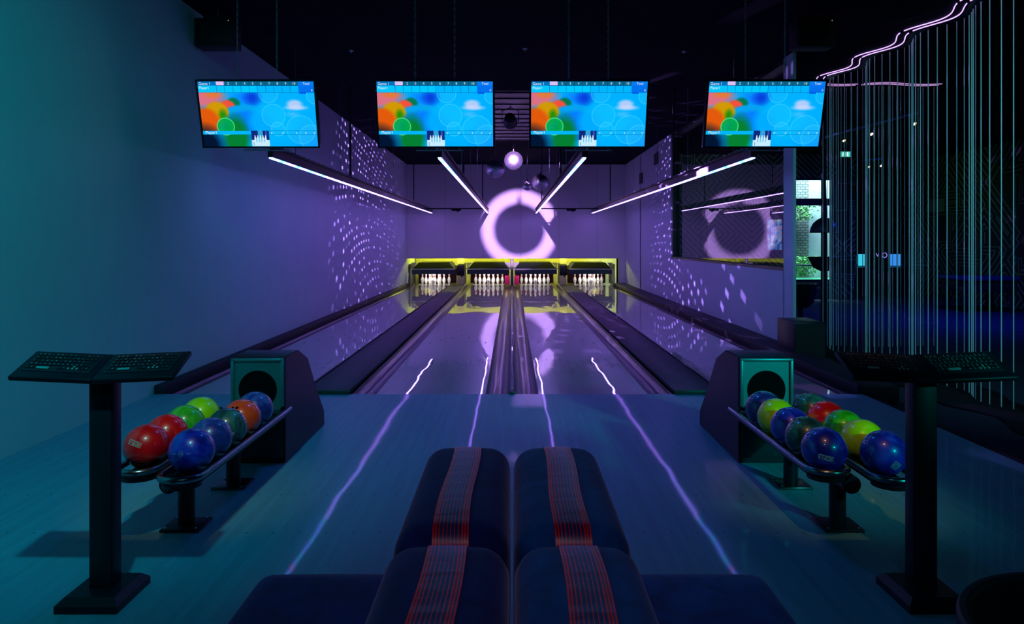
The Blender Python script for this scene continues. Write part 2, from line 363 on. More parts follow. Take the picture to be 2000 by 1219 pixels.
PANE = glass_mix('window_glass', (0.88, 0.92, 0.92), 3.2)
PANE2 = glass_mix('outer_glass', (0.85, 0.95, 0.95), 1.4)
obj('pane', MB().box(((W0 + W1) / 2, 22.03, 1.79), (1.2, 0.008, 2.9)), PANE2, parent=w1)
# interior window in the right wall: black frame and four glass sheets
wf = MB(); WY0, WY1, WZ = 10.44, 17.80, 1.06
wf.box((XR + 0.10, WY1 - 0.05, 2.52), (0.16, 0.10, 2.92)); wf.box((XR + 0.10, 14.12, WZ + 0.02), (0.16, 7.36, 0.04)); wf.box((XR + 0.10, 14.12, ZC - 0.03), (0.16, 7.36, 0.06))
w2 = struct('window_2', wf, BLACK)
ys = (10.45, 11.35, 13.15, 15.0, 17.70)
for k, (a, b) in enumerate(zip(ys, ys[1:])):
    g = MB().box((0, 0, 0), (0.010, b - a - 0.008, ZC - WZ - 0.10))
    o = obj('pane', g, PANE, parent=w2, smooth=False, loc=(XR + 0.13, (a + b) / 2, (ZC + WZ) / 2)); o.rotation_euler = (0, 0, R((0.06, -0.05, 0.05, -0.04)[k]))
# curbs along the two walls at lane level
struct('baseboard_left', MB().box((-3.405, 16.13, 0.02), (0.10, 17.65, 0.13), bevel=0.012), CURB)
struct('baseboard_right', MB().box((3.555, 16.13, 0.0), (0.37, 17.65, 0.16), bevel=0.015).box((3.355, 16.13, 0.03), (0.05, 17.65, 0.12), bevel=0.01), CURB)
struct('trim_3', MB().box((3.41, 2.15, -0.11), (0.06, 10.31, 0.215)), PLINTH)
struct('trim_4', MB().box((3.58, 7.9, -0.16), (0.5, 1.1, 0.12)), CARPET)

# outside: stone retaining wall, hedge and lawn in daylight
STONE = mat('stone', (0.55, 0.52, 0.50), 0.9, var=0.45, scale=3.5, bump=1.0, bscale=9)
def brick_stone():
    m, nt, p = new_mat('stone_courses'); N = nt.nodes; L = nt.links
    tc = N.new('ShaderNodeTexCoord'); mp = N.new('ShaderNodeMapping'); mp.inputs['Rotation'].default_value = (R(90), 0, 0); L.new(tc.outputs['Object'], mp.inputs[0])
    b = N.new('ShaderNodeTexBrick'); b.inputs['Scale'].default_value = 3.2; b.inputs['Color1'].default_value = (0.62, 0.58, 0.57, 1); b.inputs['Color2'].default_value = (0.40, 0.38, 0.38, 1)
    b.inputs['Mortar'].default_value = (0.12, 0.13, 0.12, 1); b.inputs['Mortar Size'].default_value = 0.03; L.new(mp.outputs[0], b.inputs['Vector'])
    L.new(b.outputs[0], p.inputs['Base Color']); p.inputs['Roughness'].default_value = 0.9
    return m
STB = brick_stone()
o = obj('stone_wall', MB().box((8.62, 23.35, 2.2), (0.92, 0.3, 5.0)), STB); tag(o, 'grey stone retaining wall outside in daylight behind the hall window', 'wall')
o = obj('rendered_wall', MB().box((9.50, 23.35, 2.2), (0.84, 0.3, 5.0)), mat('pale_render', (0.72, 0.78, 0.86), 0.9)); tag(o, 'smooth pale wall outside, right of the stone wall', 'wall')
def leafy(name, c, s, n, seed, m, label, cat, size=0.05):
    rnd = random.Random(seed); b = MB()
    for i in range(n):
        p = Vector((c[0] + rnd.gauss(0, s[0] / 2.4), c[1] + rnd.uniform(-s[1] / 2, s[1] / 2), c[2] + rnd.uniform(-s[2] / 2, s[2] / 2)))
        a = Vector((rnd.uniform(-1, 1), rnd.uniform(-1, 1), rnd.uniform(-1, 1))).normalized(); q = a.cross(Vector((rnd.uniform(-1, 1), rnd.uniform(-1, 1), rnd.uniform(-1, 1)))).normalized()
        h = size * rnd.uniform(0.6, 1.3)
        b.quad(p - a * h, p + q * h * 0.5, p + a * h, p - q * h * 0.5)
    o = obj(name, b, m, smooth=False, recalc=False); return tag(o, label, cat)
LEAF = mat('leaf', (0.16, 0.42, 0.12), 0.6, var=0.4, scale=6)
leafy('creeper', (8.75, 23.07, 2.35), (0.6, 0.16, 0.50), 300, 3, LEAF, 'green creeper hanging on the stone wall outside', 'plant')
leafy('shrub', (8.75, 22.85, 0.70), (0.6, 0.3, 0.60), 520, 5, LEAF, 'green shrubs at the foot of the stone wall outside', 'plant')
o = obj('lawn', MB().box((8.95, 22.65, 0.30), (1.5, 0.98, 0.1)), mat('grass', (0.05, 0.32, 0.16), 0.9, var=0.3, scale=20)); tag(o, 'green lawn outside below the stone wall', 'lawn')
# ============================================================ LANES
LX = (-2.612, -0.785, 0.785, 2.612); LW = 1.054; LEND = 25.95
LNAME = ('nearest the left wall', 'left of the centre line', 'right of the centre line', 'nearest the right wall')
GUT = mat('gutter_dark', (0.07, 0.06, 0.08), 0.32, coat=0.15)
DECK = mat('pin_deck', (0.78, 0.74, 0.62), 0.25, coat=0.8)
for cx, nm in zip(LX, LNAME):
    t = thing('bowling_lane', 'glossy bowling lane ' + nm + ', with gutters on both sides', 'bowling lane', (cx, FOUL, 0))
    Lr = LEND - FOUL
    obj('lane_bed', MB().box((0, (25.05 - FOUL) / 2, -0.05), (LW, 25.05 - FOUL, 0.1)), LANE, t)
    obj('pin_deck', MB().box((0, (25.05 + LEND + 0.35) / 2 - FOUL, -0.05), (LW, LEND + 0.35 - 25.05, 0.1)), DECK, t)['label'] = 'pale pin deck'
    for s in (-1, 1):
        g = MB(); c0 = s * (LW / 2 + 0.1175); A = []
        for k in range(13):
            an = PI * k / 12; A.append((c0 - 0.112 * math.cos(an), -0.006 - 0.075 * math.sin(an)))
        poly = [(c0 - 0.117, -0.004)] + A + [(c0 + 0.117, -0.004), (c0 + 0.117, -0.10), (c0 - 0.117, -0.10)]
        g.prism(poly, 0.0, Lr, 'y'); obj('gutter', g, GUT, t)
    mk_ = MB()
    for k in range(-3, 4):
        y = 4.55 - abs(k) * 0.28
        mk_.quad((k * 0.134 - 0.014, y - 0.07, 0.0006), (k * 0.134 + 0.014, y - 0.07, 0.0006), (k * 0.134, y + 0.07, 0.0006))
    for k in range(-4, 5):
        if k: mk_.quad(*[(k * 0.09 + 0.008 * math.cos(a), 2.1 + 0.02 * math.sin(a), 0.0006) for a in [2 * PI * i / 8 for i in range(8)]])
    obj('guide_marks', mk_, mat('mark_ink', (0.08, 0.07, 0.08), 0.4) if 'mark_ink' not in bpy.data.materials else bpy.data.materials['mark_ink'], t, smooth=False)['label'] = 'small dark aiming arrows and dots'
# covers of the return tracks between lane pairs
ENDC = mat('cover_end', (0.01, 0.05, 0.03), 0.35)
for sgn, nm in ((-1, 'left'), (1, 'right')):
    t = thing('division_cover', 'wide flat dark cover between the two %s lanes' % nm, 'cover', (sgn * 1.7775, FOUL, 0))
    obj('cover_board', MB().box((0, 8.83, 0.020), (0.425, 17.62, 0.038), bevel=0.006), COVER, t)
    obj('end_cap', MB().box((0, -0.008, 0.018), (0.427, 0.016, 0.036), bevel=0.004), ENDC, t)
    j = MB()
    for y in (3.2, 7.5, 12.0): j.box((0, y, 0.0392), (0.41, 0.006, 0.001))
    obj('joint_line', j, BLACK, t)
t = thing('centre_divider', 'narrow raised divider between the two middle gutters', 'divider', (0, FOUL, 0))
obj('divider_body', MB().box((0, 8.83, -0.03), (0.040, 17.62, 0.10), bevel=0.005), COVER, t)
obj('divider_top', MB().box((0, 8.83, 0.024), (0.026, 17.5, 0.008), bevel=0.003), CHROME, t)['label'] = 'shiny metal top strip'
obj('end_cap', MB().box((0, -0.01, -0.005), (0.05, 0.02, 0.06), bevel=0.004), ENDC, t)

# ------------------------------------------------------------ pins
def pin_material():
    m, nt, p = new_mat('pin_white'); N = nt.nodes; L = nt.links
    tc = N.new('ShaderNodeTexCoord'); sx = N.new('ShaderNodeSeparateXYZ'); L.new(tc.outputs['Object'], sx.inputs[0])
    r = N.new('ShaderNodeValToRGB'); r.color_ramp.interpolation = 'CONSTANT'; e = r.color_ramp.elements
    mp = N.new('ShaderNodeMath'); mp.operation = 'DIVIDE'; mp.inputs[1].default_value = 0.381; L.new(sx.outputs[2], mp.inputs[0])
    e[0].position = 0; e[0].color = (0.85, 0.85, 0.84, 1); e[1].position = 0.655; e[1].color = (0.75, 0.02, 0.03, 1)
    for pos, c in ((0.69, (0.85, 0.85, 0.84, 1)), (0.715, (0.75, 0.02, 0.03, 1)), (0.75, (0.85, 0.85, 0.84, 1))): e.new(pos).color = c
    L.new(mp.outputs[0], r.inputs[0]); L.new(r.outputs[0], p.inputs['Base Color']); p.inputs['Roughness'].default_value = 0.25; p.inputs['Coat Weight'].default_value = 0.6
    return m
PINM = pin_material()
prof = [(0.0, 0), (0.0257, 0.0), (0.029, 0.008), (0.036, 0.045), (0.0495, 0.085), (0.0575, 0.114), (0.0605, 0.135), (0.056, 0.165), (0.045, 0.195), (0.031, 0.228), (0.0238, 0.255), (0.0229, 0.275), (0.0255, 0.30), (0.0305, 0.325), (0.0323, 0.343), (0.030, 0.360), (0.020, 0.375), (0.008, 0.3805), (0, 0.381)]
pm = MB().lathe([(max(r * 1.0, 1e-4), z) for r, z in prof], 20); bmesh.ops.remove_doubles(pm.bm, verts=pm.bm.verts, dist=0.0005)
pin0 = obj('bowling_pin', pm, PINM)
rows = {0: [('head pin alone at the front', 0)], 1: [('left pin of the second row', -.5), ('right pin of the second row', .5)],
        2: [('left pin of the third row', -1), ('middle pin of the third row', 0), ('right pin of the third row', 1)],
        3: [('far left pin of the back row', -1.5), ('inner left pin of the back row', -.5), ('inner right pin of the back row', .5), ('far right pin of the back row', 1.5)]}
first = True
LSH = ('left wall lane', 'left middle lane', 'right middle lane', 'right wall lane')
for cx, nm in zip(LX, LSH):
    for r_, ps in rows.items():
        for d, k in ps:
            o = pin0 if first else pin0.copy()
            if not first: C.objects.link(o)
            first = False
            o.location = (cx + k * 0.3048, 25.20 + r_ * 0.264, 0)
            tag(o, 'white pin, red neck, %s, %s' % (d, nm), 'bowling pin', 'bowling pins on ' + nm)

# ------------------------------------------------------------ pinsetters and kickbacks
PANEL = mat('machine_green', (0.03, 0.07, 0.06), 0.4)
PIT = mat('pit_curtain', (0.03, 0.008, 0.02), 0.9, spec=0.1); HOODM = mat('machine_hood', (0.010, 0.016, 0.014), 0.8, spec=0.15)
for cx, nm in zip(LX, LSH):
    t = thing('pinsetter', 'dark pinsetter with bright rail above the pins of ' + nm, 'pinsetter', (cx, 25.02, 0))
    hd = MB(); hw_ = 0.70
    # trapezoid hood
    A = [(-0.68, 0.10, 0.55), (0.68, 0.10, 0.55), (0.52, 0.34, 0.745), (-0.52, 0.34, 0.745)]
    B = [(-0.68, 1.70, 0.55), (0.68, 1.70, 0.55), (0.52, 1.66, 0.745), (-0.52, 1.66, 0.745)]
    va = [hd.bm.verts.new(p) for p in A]; vb = [hd.bm.verts.new(p) for p in B]
    hd.bm.faces.new(va); hd.bm.faces.new(vb[::-1])
    for i in range(4): hd.bm.faces.new((va[i], vb[i], vb[(i + 1) % 4], va[(i + 1) % 4]))
    obj('hood', hd, HOODM, t)
    obj('added_light_baffle', MB().box((0, 0.93, 0.54), (1.50, 1.62, 0.016)), HOODM, t)  # added plate; with the deepened hood it blocks yellow pit light
    br = MB()
    for s in (-1, 1): br.prism([(s * 0.70, 0.56), (s * 0.54, 0.75), (s * 0.72, 0.75)], 0.12, 0.14, 'y')
    obj('corner_bracket', br, mat('bracket_grey', (0.35, 0.36, 0.36), 0.5) if 'bracket_grey' not in bpy.data.materials else bpy.data.materials['bracket_grey'], t)
    obj('front_rail', MB().box((0, 0.06, 0.535), (1.46, 0.03, 0.022), bevel=0.004), mat('rail_white', (0.85, 0.87, 0.85), 0.4) if 'rail_white' not in bpy.data.materials else bpy.data.materials['rail_white'], t)
    obj('front_panel', MB().box((0, 0.08, 0.445), (1.40, 0.02, 0.16)), PANEL, t)
    obj('pit_curtain', MB().box((0, 1.62, 0.27), (1.34, 0.03, 0.56)), PIT, t)
KB = mat('kickback_grey', (0.06, 0.06, 0.06), 0.5)
spots_k = ((-3.40, 0.08, 'against the left wall'), (-1.705, 0.30, 'between the two left pin decks'), (0.0, 0.10, 'between the two middle pin decks'), (1.705, 0.30, 'between the two right pin decks'), (3.405, 0.08, 'against the right wall'))
YPAN = mat('pale_yellow_plate', (0.80, 0.78, 0.32), 0.45)
for x, wd, nm in spots_k:
    t = thing('kickback_panel', 'dark partition ' + nm, 'partition', (x, 25.0, 0))
    obj('partition_board', MB().box((0, 0.9, 0.352), (max(wd - 0.10, 0.036), 1.35, 0.70)), KB, t)
    if wd > 0.2:
        obj('front_housing', MB().box((0, 0.16, 0.50), (0.26, 0.10, 0.34), bevel=0.01), BLACK, t)
        obj('yellow_plate', MB().prism([(-0.10, 0.0), (0.10, 0.0), (0.10, 0.30), (0.03, 0.26), (-0.02, 0.33), (-0.10, 0.30)], 0.10, 0.12, 'y').box((0, 0.16, 0.81), (0.22, 0.02, 0.19)), YPAN, t)['label'] = 'bright yellow plate catching the work light'
    elif abs(x) < 0.01:
        obj('front_post', MB().box((0, 0.04, 0.44), (0.09, 0.06, 0.876), bevel=0.01), mat('post_blue', (0.10, 0.09, 0.22), 0.3), t)
        obj('side_plate', MB().box((-0.16, 0.30, 0.16), (0.16, 0.02, 0.30)).box((0.16, 0.30, 0.16), (0.16, 0.02, 0.30)), mat('magenta_plate', (0.42, 0.01, 0.12), 0.4), t)['label'] = 'magenta side plates'

# ============================================================ LIGHT BARS over the lanes
ZB = 2.366
def strip_mat():
    """pixel strip: white violet light, with cyan and pink pixels in the first metres"""
    m = bpy.data.materials.new('pixel_strip'); m.use_nodes = True; nt = m.node_tree; nt.nodes.clear(); N = nt.nodes; L = nt.links
    o = N.new('ShaderNodeOutputMaterial'); e = N.new('ShaderNodeEmission'); L.new(e.outputs[0], o.inputs[0])
    tc = N.new('ShaderNodeTexCoord'); sx = N.new('ShaderNodeSeparateXYZ'); L.new(tc.outputs['Object'], sx.inputs[0])
    dv = N.new('ShaderNodeMath'); dv.operation = 'DIVIDE'; dv.inputs[1].default_value = 16.5; L.new(sx.outputs[1], dv.inputs[0])
    r = N.new('ShaderNodeValToRGB'); el = r.color_ramp.elements; r.color_ramp.interpolation = 'CONSTANT'
    B0 = (0.10, 0.20, 1.0, 1); B1 = (0.27, 0.21, 1.1, 1); V = (0.34, 0.17, 1.0, 1); CY = (0.02, 0.30, 0.50, 1); PK = (0.60, 0.05, 0.30, 1)
    el[0].position = 0; el[0].color = B0; el[1].position = 0.018; el[1].color = CY
    for p_, c in ((0.024, B0), (0.040, PK), (0.046, B0), (0.056, CY), (0.066, B0), (0.090, CY), (0.100, B0), (0.13, CY), (0.137, B1), (0.20, CY), (0.204, B1), (0.30, V)): el.new(p_).color = c
    L.new(dv.outputs[0], r.inputs[0]); L.new(r.outputs[0], e.inputs[0]); e.inputs[1].default_value = 22.0
    return m
STRIP = strip_mat()
HOUS = mat('bar_housing', (0.05, 0.045, 0.06), 0.35, metal=0.4)
bar0 = thing('led_light_bar', '', 'light bar', (LX[0], 8.19, ZB))
hs = MB().box((0, 8.25, 0.05), (0.055, 16.5, 0.07)); hs.box((0, 8.25, 0.125), (0.10, 16.5, 0.012)); hs.box((0, 8.25, 0.10), (0.012, 16.5, 0.05))
obj('housing', hs, HOUS, bar0)
obj('light_strip', MB().box((0, 8.25, 0.008), (0.030, 16.5, 0.012)), STRIP, bar0)
sl = MB()
for k in range(70): sl.box((0, 0.12 + k * 0.235, 0.146), (0.045, 0.12, 0.022))
obj('cable_tray', sl, mat('tray_grey', (0.18, 0.15, 0.2), 0.4, metal=0.6), bar0)
for y in (4.05, 11.95):
    obj('pole', MB().cyl((0, y, 0.13), (0, y, ZC - ZB), 0.018 if y < 5 else 0.014, seg=10), BLACK, bar0)
for y in (0.85, 3.2, 5.6, 8.3):
    obj('wire', MB().cyl((0.03, y, 0.13), (0.03, y, ZC - ZB), 0.004, seg=6), CHROME, bar0)
for k, (x, lb) in enumerate(zip(LX, ('beside the left wall', 'over the lane left of centre', 'over the lane right of centre', 'in front of the big window on the right'))):
    o = bar0 if k == 0 else copy_tree(bar0)
    o.location = (x, 8.19, ZB); tag(o, 'long slim hanging light bar ' + lb, 'light bar', 'light bars hung along the lanes')
for s, lb in ((-1, 'left'), (1, 'right')):
    t = thing('cross_rail', 'thin black cross rail joining the two %s light bars at the far end' % lb, 'rail', (s * 1.70, 22.4, ZB + 0.06))
    obj('rail', MB().cyl((-0.86, 0, 0), (0.86, 0, 0), 0.016, seg=8), BLACK, t)
    obj('small_fixture', MB().box((0.05, 0, -0.04), (0.28, 0.08, 0.05), bevel=0.01).cyl((0.05, 0, -0.05), (0.12, -0.04, -0.09), 0.02, seg=10), SATIN, t)
# ============================================================ MONITORS
def lin(c): 
    c = np.asarray(c, float) / 255.0
    return np.where(c <= 0.04045, c / 12.92, ((c + 0.055) / 1.055) ** 2.4)
def screen_paint(nu, nv):
    U, V = np.meshgrid(np.linspace(0, 1, nu), np.linspace(0, 1, nv)); A = 1.753
    img = np.zeros((nv, nu, 3)); img[:] = (0, 172, 250)
    def mixc(mask, col): img[:] = img * (1 - mask[..., None]) + np.array(col, float) * mask[..., None]
    def soft(cx, cy, rx, ry, f=0.3):
        d = np.sqrt(((U - cx) / rx) ** 2 + ((V - cy) / ry) ** 2); return np.clip((1 - d) / f + 0.0, 0, 1)
    def ring(cx, cy, r, wd=0.006):
        d = np.abs(np.sqrt((U - cx) ** 2 + ((V - cy) / A) ** 2) - r); return np.clip(1 - d / wd, 0, 1)
    mixc(np.clip((U - 0.75) * 1.6, 0, 1) * np.clip((V - 0.6) * 2.5, 0, 1), (20, 90, 250))
    mixc(soft(0.40, 0.25, 0.16, 0.16, 1) * 0.9, (10, 110, 250))
    mixc(soft(0.46, 0.25, 0.095, 0.17, 0.8) * 0.95, (8, 60, 215))
    mixc(soft(0.02, 0.24, 0.26, 0.20, 0.5), (215, 110, 130)); mixc(soft(0.12, 0.20, 0.10, 0.07, 0.6), (220, 120, 60))
    mixc(soft(0.29, 0.35, 0.07, 0.12, 0.3), (0, 120, 80)); mixc(soft(0.235, 0.41, 0.085, 0.145, 0.25), (236, 80, 60)); mixc(soft(0.28, 0.43, 0.035, 0.07, 0.7) * 0.8, (200, 60, 190))
    mixc(soft(0.38, 0.62, 0.27, 0.28, 0.12), (5, 160, 235))
    mixc(soft(0.14, 0.48, 0.115, 0.19, 0.2), (205, 150, 5)); mixc(soft(0.19, 0.52, 0.05, 0.13, 0.7), (40, 140, 10))
    mixc(soft(0.40, 0.68, 0.24, 0.26, 0.25) * 0.9, (5, 120, 250))
    mixc(soft(0.29, 0.86, 0.14, 0.42, 0.45), (5, 125, 50)); 
    mixc(soft(0.02, 0.62, 0.155, 0.25, 0.25), (222, 88, 12)); mixc(soft(0.0, 1.0, 0.22, 0.40, 0.5), (2, 20, 50))
    mixc(soft(0.62, 0.62, 0.24, 0.34, 0.3) * 0.8, (0, 180, 250)); mixc(soft(0.75, 0.5, 0.2, 0.4, 1) * 0.5, (0, 185, 255))
    mixc(ring(0.205, 0.69, 0.075, 0.2) * (np.sqrt((U - 0.205) ** 2 + ((V - 0.69) / A) ** 2) < 0.075), (0, 168, 78))
    mixc(ring(0.205, 0.69, 0.075), (90, 235, 150))
    for cx, cy, r in ((0.60, 0.18, 0.082), (0.86, 0.74, 0.125), (0.95, 0.86, 0.11), (0.63, 0.52, 0.10), (0.66, 0.73, 0.06), (1.0, 0.22, 0.07)):
        mixc(ring(cx, cy, r) * 0.55, (90, 215, 255)); mixc(((U - cx) ** 2 + ((V - cy) / A) ** 2 < r * r) * 0.18, (60, 210, 255))
    mixc(soft(0.82, 0.345, 0.085, 0.085, 0.5) * 0.85, (200, 205, 245)); mixc(soft(0.83, 0.40, 0.125, 0.05, 0.6) * 0.85, (200, 210, 248)); mixc(soft(0.80, 0.50, 0.08, 0.06, 1) * 0.4, (170, 200, 250))
    ln = (0, 60, 110)
    def rect(u0, u1, v0, v1, col, a=1.0): mixc(((U >= u0) & (U < u1) & (V >= v0) & (V < v1)) * a, col)
    rect(0, 0.155, 0, 0.06, (0, 110, 185)); rect(0, 0.155, 0.065, 0.165, (0, 195, 255))
    for i in range(10):
        u0 = 0.16 + 0.0706 * i; rect(u0, u0 + 0.068, 0.0, 0.055, (214, 190, 242) if i == 0 else (8, 100, 140)); rect(u0, u0 + 0.068, 0.065, 0.165, (0, 195, 255) if i < 5 else (0, 178, 250))
        rect(u0 - 0.003, u0, 0, 0.165, ln)
    rect(0.155, 0.87, 0.055, 0.065, ln); rect(0.866, 1, 0, 0.06, (10, 120, 235)); rect(0.866, 1, 0.06, 0.165, (0, 110, 235)); rect(0.0, 1.0, 0.163, 0.168, ln, 0.6); rect(0.87, 0.93, 0.165, 0.185, (0, 70, 220))
    rect(0.0, 0.417, 0.758, 0.812, (0, 178, 245)); rect(0.58, 1.0, 0.755, 0.76, ln); rect(0.58, 1.0, 0.812, 0.817, ln)
    rect(0.42, 0.577, 0.755, 1.0, (12, 40, 120)); mixc((np.abs(U - 0.50) < 0.02) * ((V > 0.755) & (V < 0.87)) * 0.8, (60, 190, 240)); mixc((np.abs(U - 0.55) < 0.008) * ((V > 0.755) & (V < 0.85)) * 0.6, (70, 110, 220))
    rect(0.42, 0.577, 0.90, 1.0, (196, 232, 250))
    for i in range(5):
        u = 0.452 + i * 0.023; mixc(soft(u, 0.885, 0.009, 0.05, 0.4), (225, 245, 255)); mixc(soft(u, 0.842, 0.0055, 0.022, 0.5), (225, 245, 255))
    for i in range(4):
        mixc(soft(0.463 + i * 0.023, 0.90, 0.009, 0.045, 0.4), (120, 200, 235))
    return lin(np.clip(img, 0, 255))
NU, NV = 330, 186; TW, TH = 1.07, 0.614; SW, SH = 1.035, 0.582
sv = []; sf = []
for j in range(NV):
    for i in range(NU): sv.append(((i / (NU - 1) - 0.5) * SW, 0, (0.5 - j / (NV - 1)) * SH))
for j in range(NV - 1):
    for i in range(NU - 1):
        a = j * NU + i; sf.append((a, a + NU, a + NU + 1, a + 1))
sme = bpy.data.meshes.new('screen'); sme.from_pydata(sv, [], sf)
ca = sme.color_attributes.new('paint', 'FLOAT_COLOR', 'POINT')
arr = np.ones((NV * NU, 4), 'f'); arr[:, :3] = screen_paint(NU, NV).reshape(-1, 3); ca.data.foreach_set('color', arr.ravel())
def attr_emit(name, attr, s):
    m = bpy.data.materials.new(name); m.use_nodes = True; nt = m.node_tree; nt.nodes.clear()
    o = nt.nodes.new('ShaderNodeOutputMaterial'); e = nt.nodes.new('ShaderNodeEmission'); a = nt.nodes.new('ShaderNodeAttribute'); a.attribute_name = attr
    nt.links.new(a.outputs['Color'], e.inputs[0]); e.inputs[1].default_value = s; nt.links.new(e.outputs[0], o.inputs[0]); return m
sme.materials.append(attr_emit('lit_screen', 'paint', 1.05))
def text_bm(items):
    """items: (string, x, z, height, align) laid in the XZ plane, facing -Y"""
    out = bmesh.new()
    for s, x, z, h, al in items:
        cu = bpy.data.curves.new('t', 'FONT'); cu.body = s; cu.size = h / 0.72; cu.align_x = al; cu.resolution_u = 3
        o = bpy.data.objects.new('t', cu); C.objects.link(o)
        bpy.context.view_layer.update()
        me = bpy.data.meshes.new_from_object(o); bpy.data.objects.remove(o)
        me.transform(Matrix.Translation((x, 0, z)) @ Matrix.Rotation(R(90), 4, 'X')); out.from_mesh(me); bpy.data.meshes.remove(me)
    return out
def su(u): return (u - 0.5) * SW
def sv_(v): return (0.5 - v) * SH
it = [('Game 1', su(0.01), sv_(0.052), 0.024, 'LEFT'), ('Player1', su(0.01), sv_(0.115), 0.022, 'LEFT'), ('Player1', su(0.022), sv_(0.802), 0.026, 'LEFT'), ('Total', su(0.935), sv_(0.048), 0.020, 'CENTER'), ('0', su(0.98), sv_(0.15), 0.02, 'CENTER')]
for i in range(1, 10): it.append((str(i + 1), su(0.16 + 0.0706 * i + 0.034), sv_(0.048), 0.021, 'CENTER'))
for u in (0.60, 0.70, 0.82, 0.90, 0.975): it.append(('0', su(u), sv_(0.805), 0.017, 'CENTER'))
TXT = emat('screen_text_white', (0.75, 0.95, 1.0), 0.9)
def tv(label, x, yaw):
    t = thing('scoreboard_monitor', label, 'monitor', (x, 6.83, 2.62), 0, 'scoreboard monitors hung over the foul line'); t.rotation_euler = (R(16.7), 0, R(yaw))
    return t
tv0 = tv('', 0, 0)
fr = MB(); e_ = (TW - SW) / 2; f_ = (TH - SH) / 2
fr.box((0, 0.028, 0), (TW, 0.05, TH), bevel=0.006)
fr.box((0, 0.075, -0.02), (TW * 0.62, 0.06, TH * 0.6), bevel=0.02)
obj('housing', fr, BLACK, tv0)
bz = MB(); bz.box((0, 0, TH / 2 - f_ / 2), (TW, 0.012, f_)); bz.box((0, 0, -TH / 2 + f_ / 2), (TW, 0.012, f_)); bz.box((-TW / 2 + e_ / 2, 0, 0), (e_, 0.012, SH)); bz.box((TW / 2 - e_ / 2, 0, 0), (e_, 0.012, SH))
obj('bezel', bz, SATIN, tv0)
so = bpy.data.objects.new('screen', sme); C.objects.link(so); so.parent = tv0; so.location = (0, -0.001, 0)
tx = obj('screen_text', text_bm(it), TXT, tv0, smooth=False, recalc=False, loc=(0, -0.003, 0)); tx['label'] = 'white score text reading Game 1, Player1 and frame numbers 2 to 10'
obj('player_mark', text_bm([('1', su(0.437), sv_(0.985), 0.03, 'CENTER')]), BLACK, tv0, smooth=False, recalc=False, loc=(0, -0.003, 0))
obj('bottom_rod', MB().cyl((-0.20, 0.10, -0.345), (0.24, 0.10, -0.345), 0.006, seg=8).cyl((-0.1, 0.06, -0.30), (-0.1, 0.10, -0.345), 0.004, seg=6).cyl((0.2, 0.06, -0.30), (0.2, 0.10, -0.345), 0.004, seg=6).sphere((0.2, 0.10, -0.345), 0.010, 10, 6), WHITE, tv0)
# chains hang straight up; counter the tilt of the monitor
ch = MB(); zt = ZC - 2.62 - 0.30; n = int(zt / 0.032)
for k in range(n):
    z = 0.016 + k * zt / n
    pts = [((0.007 * math.cos(a) if k % 2 else 0), (0 if k % 2 else 0.007 * math.cos(a)), z + 0.019 * math.sin(a)) for a in [2 * PI * i / 8 for i in range(8)]]
    ch.tube(pts, 0.0028, 5, closed=True)
chm = obj('chain', ch, mat('chain_steel', (0.45, 0.5, 0.5), 0.35, metal=0.9), tv0, loc=(-0.18, 0.06, 0.30)); chm.rotation_euler = (R(-16.7), 0, 0)
ch2 = chm.copy(); C.objects.link(ch2); ch2.location = (0.175, 0.06, 0.30)
for k, (x, lb) in enumerate(((-2.285, 'leftmost, in front of the pale left wall'), (-0.690, 'second from the left, left of the hanging mirror balls'), (0.690, 'third from the left, right of the hanging mirror balls'), (2.275, 'rightmost, in front of the window and string curtain'))):
    o = tv0 if k == 0 else copy_tree(tv0)
    o.location = (x, 6.83, 2.62); tag(o, 'hanging score monitor, ' + lb, 'monitor', 'scoreboard monitors hung over the foul line')

# ============================================================ MIRROR BALLS and spot
def mirror_mat():
    m, nt, p = new_mat('mirror_tiles'); p.inputs['Metallic'].default_value = 1; p.inputs['Roughness'].default_value = 0.33
    p.inputs['Base Color'].default_value = (0.85, 0.85, 0.9, 1)
    return m
MIR = mirror_mat()
def mirror_ball(loc, r, label, nu=44, nv=24):
    t = thing('mirror_ball', label, 'mirror ball', loc, 0, 'mirror balls over the middle lanes')
    b = MB(); rnd = random.Random(int(r * 100))
    b.sphere((0, 0, 0), r * 0.985, 24, 12)
    obj('core', b, BLACK, t)
    b = MB()
    for j in range(1, nv - 0):
        la = -PI / 2 + PI * (j + 0.0) / nv
        cnt = max(4, int(nu * math.cos(la))); hs_ = PI * r / nv * 0.46
        for i in range(cnt):
            lo = 2 * PI * i / cnt
            n = Vector((math.cos(la) * math.cos(lo), math.cos(la) * math.sin(lo), math.sin(la)))
            a = Vector((-math.sin(lo), math.cos(lo), 0)); c = n.cross(a)
            n2 = (n + Vector((rnd.uniform(-1, 1), rnd.uniform(-1, 1), rnd.uniform(-1, 1))) * 0.05).normalized(); a2 = (a - n2 * a.dot(n2)).normalized(); c2 = n2.cross(a2)
            p = n * r; hw_ = PI * r * math.cos(la) / cnt * 0.92
            b.quad(p - a2 * hw_ - c2 * hs_, p + a2 * hw_ - c2 * hs_, p + a2 * hw_ + c2 * hs_, p - a2 * hw_ + c2 * hs_)
    obj('mirror_tiles', b, MIR, t, smooth=False, recalc=False)
    obj('motor', MB().cyl((0, 0, r * 0.99), (0, 0, r + 0.05), 0.02, 0.012, seg=12), CHROME, t)
    obj('wire', MB().cyl((0, 0, r + 0.05), (0, 0, ZC - loc[2] - (0.0235 if abs(loc[0]) < 0.6 else 0)), 0.004, seg=6), CHROME, t)
    return t
mirror_ball(tuple(BALL), 0.20, 'brightly lit mirror ball in the middle, hanging highest')
